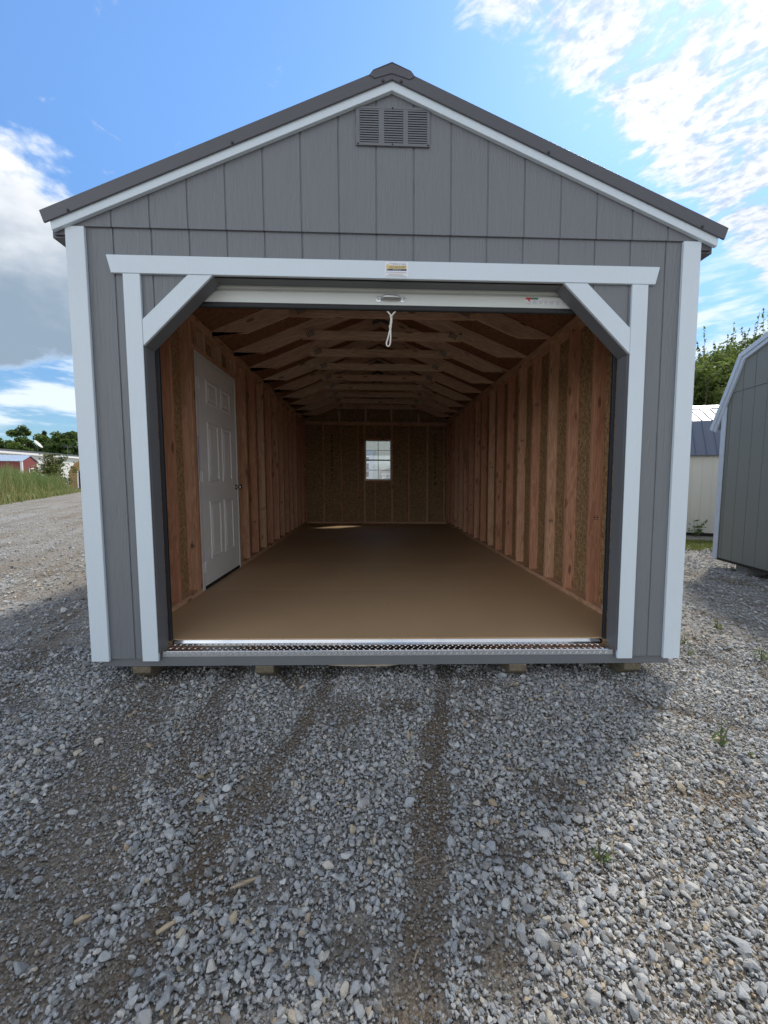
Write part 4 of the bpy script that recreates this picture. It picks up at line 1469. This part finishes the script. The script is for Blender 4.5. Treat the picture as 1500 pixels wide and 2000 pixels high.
debris('wood_splinter', 'greyish wood splinter lying on the gravel left of centre', 'wood splinter', 'raw', [(-0.515, -1.222, 0.004), (-0.48, -1.208, .006), (-0.437, -1.188, .004)], [.003, .0062, .004])
debris('wood_splinter', 'pale tan wood splinter beside the left dirt track, near the bottom', 'wood splinter', 'raw', [(-0.672, -1.328, .004), (-0.65, -1.312, .007), (-0.622, -1.292, .005)], [.005, .0075, .003])
debris('wood_splinter', 'yellowish bark chip at the lower left', 'wood splinter', 'raw', [(-0.905, -1.298, .004), (-0.89, -1.288, .006), (-0.872, -1.279, .004)], [.005, .008, .003])
debris('twig', 'thin brown twig right of the middle track', 'twig', 'stem', [(0.548, -0.742, .006), (0.552, -0.80, .008), (0.535, -0.875, .005)], [.003, .0035, .002])
debris('straw', 'forked dry straw in the dirt track near the bottom', 'straw', 'raw', [(0.0, -1.41, .002), (0.008, -1.395, .006), (0.022, -1.372, .004)], [.0016, .0018, .001])
debris('straw', 'dry straw in the middle dirt track, halfway to the shed', 'straw', 'raw', [(0.03, -1.145, .002), (0.05, -1.135, .006), (0.068, -1.122, .004)], [.0016, .0018, .001])

# ------------------------------------------------------------------ other buildings
M['barn'] = painted_siding('green_grey_paint', (0.190, 0.198, 0.175), 0.55, 0.3)
M['barn_trim'] = simple('pale_blue_trim', (0.52, 0.58, 0.66), 0.45)
M['cream'] = painted_siding('cream_paint', (0.62, 0.60, 0.52), 0.5, 0.3)
M['blue_roof'] = simple('blue_grey_roof_metal', (0.115, 0.135, 0.185), 0.42, 0.0, 0.04, 3)
M['pale_roof'] = simple('pale_blue_roof_metal', (0.44, 0.52, 0.62), 0.32, 0.3, 0.04, 3)
M['red'] = painted_siding('barn_red_paint', (0.21, 0.045, 0.040), 0.6, 0.3)
M['bldg'] = simple('off_white_steel_wall', (0.66, 0.66, 0.62), 0.5)
M['bldg_roof'] = simple('dark_roof_edge', (0.10, 0.11, 0.12), 0.6)
M['tan'] = simple('tan_wood_siding', (0.34, 0.215, 0.085), 0.7, 0, 0.1, 3)
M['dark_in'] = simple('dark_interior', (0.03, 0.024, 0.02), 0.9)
M['block'] = simple('concrete_block', (0.25, 0.25, 0.24), 0.9, 0, 0.15, 30, 0.3)
M['greenish'] = painted_siding('pale_green_cream_paint', (0.66, 0.68, 0.60), 0.5, 0.2)
M['dish'] = simple('dish_paint', (0.62, 0.60, 0.52), 0.5)


def gambrel_shed(root, W, D, zb, prof, wall, trim, roof, grv0, lap, rib=0.23, ov=0.06, boards=True):
    """gable end on local y = 0 spanning x 0..W; prof = half profile [(x, z) ...] from eave tip to ridge"""
    full = prof + [(W - x, z) for x, z in prof[-2::-1]]

    def top(x):
        for (xa, za), (xb, zb2) in zip(full[:-1], full[1:]):
            if xa <= x <= xb:
                return za + (zb2 - za) * (x - xa) / (xb - xa) - 0.03
        return zb
    brk = [p[0] for p in full]
    xs = [0.0] + [grv0 + k * G for k in range(200) if grv0 + k * G < W - .02] + [W]
    for xa, xb in zip(xs[:-1], xs[1:]):
        a, b = xa + .004, xb - .004
        tp = clip_top(a, b, top, brk)
        lo = min(p[1] for p in tp)
        if lap and lo > lap:
            part('siding_board', prism([(a, zb), (b, zb), (b, lap), (a, lap)], -0.012, 0.0), wall, root)
            part('siding_board', prism([(a, lap + .004), (b, lap + .004)] + tp[::-1], -0.018, -0.004), wall, root)
        else:
            part('siding_board', prism([(a, zb), (b, zb)] + tp[::-1], -0.012, 0.0), wall, root)
    outline = [(0.01, zb + .01), (W - .01, zb + .01)] + [(x, top(min(max(x, 0.011), W - .011)) - .004) for x, z in full[::-1] if 0 < x < W]
    part('wall_core', prism(outline, -0.0085, D), wall, root)
    tw = 0.085
    for i, ((xa, za), (xb, zb2)) in enumerate(zip(full[:-1], full[1:])):
        L_ = math.hypot(xb - xa, zb2 - za)
        nx_, nz_ = (zb2 - za) / L_, -(xb - xa) / L_
        part('rake_trim', prism([(xa, za), (xb, zb2), (xb + nx_ * tw, zb2 + nz_ * tw), (xa + nx_ * tw, za + nz_ * tw)], -0.045 - .001 * i, -0.019 + .0005 * i), trim, root, 0.001)
        part('roof_flashing', prism([(xa - nx_ * .025, za - nz_ * .025), (xb - nx_ * .025, zb2 - nz_ * .025), (xb + nx_ * .035, zb2 + nz_ * .035), (xa + nx_ * .035, za + nz_ * .035)], -0.060 - .001 * i, -0.0465 - .001 * i), trim, root)
        part('roof_sheet', prism([(xa, za), (xb, zb2), (xb - nx_ * .02, zb2 - nz_ * .02), (xa - nx_ * .02, za - nz_ * .02)], -0.046, D + ov), roof, root)
        k = 0
        while rib * k < D:
            y = rib * k + .05
            v_, f_ = prism([(y - .02, 0), (y - .008, .018), (y + .008, .018), (y + .02, 0)], 0, 1, 'yz')
            pts = [((xa, za), (xb, zb2))[int(q[0])] for q in v_]
            part('roof_rib', ([(p[0] - nx_ * (.0205 + q[2]), q[1], p[1] - nz_ * (.0205 + q[2])) for p, q in zip(pts, v_)], f_), roof, root)
            k += 1
    eh = top(0.02) - .05
    for xa, xb in ((0.0, tw), (W - tw, W)):
        part('corner_trim', box(xa, xb, -0.032, -0.0185, zb - .02, eh), trim, root, 0.001)
    part('floor_skirt', box(0.02, W - .02, -0.006, D - .02, zb - .035, zb - .001), 'dark_in', root)
    for x in (W * .12, W * .85):
        part('support_block', box(x, x + .2, .05, .45, GZ - .03, zb - .036), 'block', root)
        part('support_block', box(x, x + .2, D - .6, D - .2, GZ - .03, zb - .036), 'block', root)


barn = empty('gambrel_barn', (4.853, 3.348, 0.0), math.atan2(-0.988, -0.154))
tag(barn, 'dark green-grey gambrel barn with pale blue trim at the right edge', 'shed')
gambrel_shed(barn, 3.0, 4.2, 0.185, [(-0.175, 2.01), (0.31, 2.93), (1.5, 3.255)], 'barn', 'barn_trim', 'pale_roof', 0.145, 2.468)

# cream shed: its eave side faces the camera
cream = empty('cream_shed', (7.04, 6.685, 0.0), math.atan2(-0.34, 0.94))
tag(cream, 'cream shed with blue-grey ribbed metal barn roof between corner trim and barn', 'shed')
xs = [-1.4] + [0.062 + k * 0.19 for k in range(-7, 14)] + [2.6]
for xa, xb in zip(xs[:-1], xs[1:]):
    part('siding_board', box(xa + .003, xb - .003, -0.012, 0.0, 0.115, 1.90), 'cream', cream)
part('wall_core', prism([(-0.0085, 0.125), (2.4, 0.125), (2.4, 1.92), (2.05, 2.60), (1.2, 3.05), (0.33, 2.60), (-0.0085, 1.92)], -1.39, 2.59, 'yz'), 'cream', cream)
part('floor_skirt', box(-1.4, 2.6, 0.02, 2.38, GZ - .02, 0.118), 'dark_in', cream)
sl = [(-0.10, 1.845), (0.305, 2.640), (1.2, 3.09), (2.095, 2.640), (2.50, 1.845)]
for (ya, za), (yb, zb_) in zip(sl[:-1], sl[1:]):
    L_ = math.hypot(yb - ya, zb_ - za)
    ny_, nz_ = -(zb_ - za) / L_, (yb - ya) / L_
    part('roof_sheet', prism([(ya, za), (yb, zb_), (yb + ny_ * .015, zb_ + nz_ * .015), (ya + ny_ * .015, za + nz_ * .015)], -1.45, 2.65, 'yz'), 'blue_roof', cream)
    for k in range(18):
        x = -1.4 + 0.089 + k * 0.2
        v_, f_ = prism([(x - .02, 0), (x - .008, .02), (x + .008, .02), (x + .02, 0)], 0, 1, 'xz')
        pts = [((ya, za), (yb, zb_))[int(q[1])] for q in v_]
        part('roof_rib', ([(q[0], p[0] + ny_ * (.0152 + q[2]), p[1] + nz_ * (.0152 + q[2])) for p, q in zip(pts, v_)], f_), 'blue_roof', cream)
part('ridge_cap', prism([(1.04, 3.035), (1.2, 3.115), (1.36, 3.035), (1.36, 3.050), (1.2, 3.135), (1.04, 3.050)], -1.46, 2.66, 'yz'), 'pale_roof', cream)

# red shed with a pale metal roof behind the reeds
red = empty('red_shed', (-37.1, 42.0, 0.0), R(16))
tag(red, 'small red shed with pale blue striped metal roof behind the tall grass', 'shed')
RD, RW = 8.5, 3.2      # ridge runs to the left
prof_r = [(0, 0.15), (RW, 0.15), (RW, 3.05), (RW / 2, 3.62), (0, 3.05)]
part('wall', prism(prof_r, -RD, 0, 'yz'), 'red', red)
for (ya, za), (yb, zb_) in (((-0.18, 2.99), (RW / 2, 3.66)), ((RW / 2, 3.66), (RW + .18, 2.99))):
    part('roof', prism([(ya, za), (yb, zb_), (yb, zb_ + .04), (ya, za + .04)], -RD - .1, 0.12, 'yz'), 'pale_roof', red)
for k in range(22):
    x = -RD + 0.1 + k * 0.39
    part('roof_rib', prism([(-0.17, 3.034), (RW / 2 - .02, 3.70), (RW / 2 - .02, 3.76), (-0.17, 3.09)], x, x + .06, 'yz'), 'pale_roof', red)
part('corner_trim', box(-0.16, 0.02, -0.02, 0.16, 0.15, 3.0), 'vinyl', red)
part('corner_trim', box(-0.10, 0.021, RW - .15, RW + .02, 0.15, 3.0), 'vinyl', red)
wn = part('window', box(0.001, 0.04, 1.30, 2.30, 1.25, 2.35), 'vinyl', red)
part('pane', box(0.0405, 0.05, 1.42, 2.18, 1.35, 2.22), 'dark_in', wn)

# long white building
lb = empty('long_white_building', (-52.0, 50.0, 0.0))
tag(lb, 'long low white building with dark roof edge below the far trees', 'building')
part('wall', box(-14, 0, -20, 62, 0, 4.75), 'bldg', lb)
part('roof', prism([(-14.4, 5.0), (0.4, 5.0), (0.4, 5.28), (-7, 5.75), (-14.4, 5.28)], -20.3, 62.3), 'bldg_roof', lb)
part('fascia', box(0.0, 0.42, -20.3, 62.3, 4.70, 4.995), 'vinyl', lb)
for y in (2, 7, 13, 19.5, 24):
    wn = part('window', box(0.002, 0.06, y, y + 1.2, 2.4, 3.5), 'vinyl', lb)
    part('pane', box(0.0602, 0.07, y + .12, y + 1.08, 2.5, 3.4), 'dark_in', wn)
part('vent_pipe', tube([(-1.0, 25, 5.2), (-1.0, 25, 6.4)], .12, 8), 'bldg_roof', lb)
part('vent_pipe', tube([(-1.0, -4, 5.2), (-1.0, -4, 6.0)], .1, 8), 'bldg_roof', lb)

dish = empty('satellite_dish', (-52.9, 64.0, 5.25))
tag(dish, 'pale satellite dish tilted up on the long white building roof', 'satellite dish')
dv, df = lathe([(0.0, 0.05), (0.06, 0.42), (0.16, 0.75), (0.20, 0.75), (0.10, 0.42), (0.03, 0.05)], (0, 0, 0), 'x', 20)
rm = Matrix.Rotation(R(18), 3, 'Z') @ Matrix.Rotation(R(-38), 3, 'Y')
dv = [tuple(rm @ Vector(q) + Vector((0, 0, 1.25))) for q in dv]
part('reflector', (dv, df), 'dish', dish, smooth=True)
part('mast', tube([(0, 0, -.1), (0, 0, .7), (0.02, 0, 1.2)], .05, 6), 'bldg_roof', dish)
ant = empty('roof_antenna', (-53.0, 70.5, 5.3))
tag(ant, 'grey TV antenna mast on the white roof before the dense tree', 'antenna')
part('mast', tube([(0, 0, -.1), (0, 0, 1.5)], .06, 6), 'bldg_roof', ant)
part('crossbar', tube([(-.6, -.6, 1.5), (.5, .6, 1.55)], .04, 5), 'bldg_roof', ant)
part('crossbar', tube([(-.4, -.5, 1.3), (.4, .5, 1.3)], .03, 5), 'bldg_roof', ant)

# tan barn at the end of the road
tanb = empty('tan_barn', (-34.2, 44.6, 0.0), R(12))
tag(tanb, 'tan unpainted gambrel barn with dark open doorway at the road end', 'shed')
gp = [(0, 0.12), (0, 2.0), (0.62, 2.95), (1.7, 3.55), (2.78, 2.95), (3.4, 2.0), (3.4, 0.12)]
dr = [(2.9, 0.12), (2.9, 2.05), (0.95, 2.05), (0.95, 0.12)]
part('front_wall', prism([(0, 0.12), (0, 2.0), (0.62, 2.95), (1.7, 3.55), (2.78, 2.95), (3.4, 2.0), (3.4, 0.12)] + dr, 0, 0.1), 'tan', tanb)
for (xa, za), (xb, zb_) in zip(gp[:-1], gp[1:]):
    part('wall' if xa == xb else 'roof', prism([(xa, za), (xb, zb_), (xb + (.08 if xb < 1.7 else -.08), zb_ - .06), (xa + (.08 if xa < 1.7 else -.08), za - .06)], 0.101, 5.0), 'tan', tanb)
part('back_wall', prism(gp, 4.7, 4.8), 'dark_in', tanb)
part('gable_vent', box(1.25, 2.1, -0.03, -0.001, 2.95, 3.2), 'dark_in', tanb)
part('door_panel', box(1.0, 2.4, -0.04, -0.002, 2.2, 2.75), simple('light_tan_board', (0.42, 0.28, 0.12), 0.7), tanb)
part('door_trim', box(0.82, 0.948, -0.03, -0.001, 0.12, 2.05), 'vinyl', tanb)
part('inner_post', box(1.62, 1.78, 0.6, 0.75, 0.12, 2.3), 'vinyl', tanb)

# shrub with pale blossom between the red shed and the tan barn
shr = empty('flowering_shrub', (-29.5, 36.0, 0.0))
tag(shr, 'bushy shrub with pale blossom rising behind the tall grass', 'shrub')
cc = rng.normal(size=(40, 3)) * np.array([0.62, 0.62, 0.62]) + np.array([0, 0, 1.9])
wh = rng.integers(0, 40, 3400)
pp = cc[wh] + rng.normal(0, .22, (3400, 3))
pp[:, 2] = np.clip(pp[:, 2], 0.1, 3.4)
link('foliage', leaves_mesh('foliage', pp, 0.10, 'blossom', 0.2, 0.6, np.clip(rng.random(40)[wh] * 0.8 + rng.normal(0, .15, 3400), 0, 1)), shr)
part('stem', joinvf([tube([(0, 0, 0), tuple(q * np.array([.4, .4, .5])), tuple(q)], [.05, .03, .01], 5) for q in cc[:12]]), 'bark', shr)

# shed seen through the rear window
gs_ = empty('pale_shed', (0.0, 11.0, 0.0))
tag(gs_, 'pale cream shed with light blue door trim seen through the rear window', 'shed')
xe = [-3.0 + k * 0.3 for k in range(19)]
for xa, xb in zip(xe[:-1], xe[1:]):
    part('siding_board', box(xa + .004, xb - .004, -.012, 0, 0.15, 2.75), 'greenish', gs_)
part('wall_core', prism([(-3.0, 0.15), (2.4, 0.15), (2.4, 2.75), (-0.3, 3.85), (-3.0, 2.75)], -.008, 3.0), 'greenish', gs_)
for s, xa, xb in ((-1, -3.2, -0.3), (1, -0.3, 2.6)):
    za, zb_ = (2.70, 3.90) if s < 0 else (3.90, 2.70)
    part('roof', prism([(xa, za), (xb, zb_), (xb, zb_ + .06), (xa, za + .06)], -.1, 3.1), 'metal_dark', gs_)
part('door_header', prism([(-1.62, 2.07), (-0.06, 2.07), (0.0, 2.20), (-1.68, 2.20)], -.05, -.013), 'barn_trim', gs_)
part('door_jamb', box(-0.20, -0.08, -.045, -.013, 0.15, 2.069), 'barn_trim', gs_)
part('door_jamb', box(-1.60, -1.48, -.045, -.013, 0.15, 2.069), 'barn_trim', gs_)
gd = part('door', box(-1.478, -0.202, -.03, -.0125, 0.2, 2.066), 'vinyl', gs_)
for z0, z1 in ((1.86, 2.0), (1.60, 1.80), (1.36, 1.54)):
    for x0, x1 in ((-0.36, -0.22), (-0.56, -0.40), (-0.76, -0.60)):
        part('pane', box(x0, x1, -.034, -.0305, z0, z1), 'dark_in', gd)
ts = empty('small_tan_shed', (0.02, 9.4, 0.0))
tag(ts, 'small tan shed with white door trim at lower right of the rear window view', 'shed')
part('wall', prism([(0.05, 0.1), (1.9, 0.1), (1.9, 1.46), (0.97, 1.80), (0.05, 1.50)], 0, 0.6), simple('pinkish_tan_siding', (0.50, 0.43, 0.36), 0.6), ts)
part('rake_trim', prism([(0.02, 1.485), (0.97, 1.80), (0.97, 1.84), (0.02, 1.525)], -.02, -.001), 'vinyl', ts)
part('rake_trim', prism([(0.97, 1.80), (1.93, 1.44), (1.93, 1.48), (0.97, 1.84)], -.02, -.001), 'vinyl', ts)
part('corner_trim', box(0.04, 0.075, -.02, -.0012, 0.1, 1.48), 'vinyl', ts)
part('door_header', box(0.12, 1.5, -.03, -.001, 1.405, 1.445), 'vinyl', ts)
part('door_jamb', box(0.16, 0.205, -.03, -.001, 0.1, 1.404), 'vinyl', ts)
part('door_brace', prism([(0.206, 1.27), (0.29, 1.404), (0.245, 1.404), (0.206, 1.34)], -.029, -.001), 'vinyl', ts)
part('door_rail', box(0.24, 1.45, -.028, -.001, 1.325, 1.345), 'vinyl', ts)
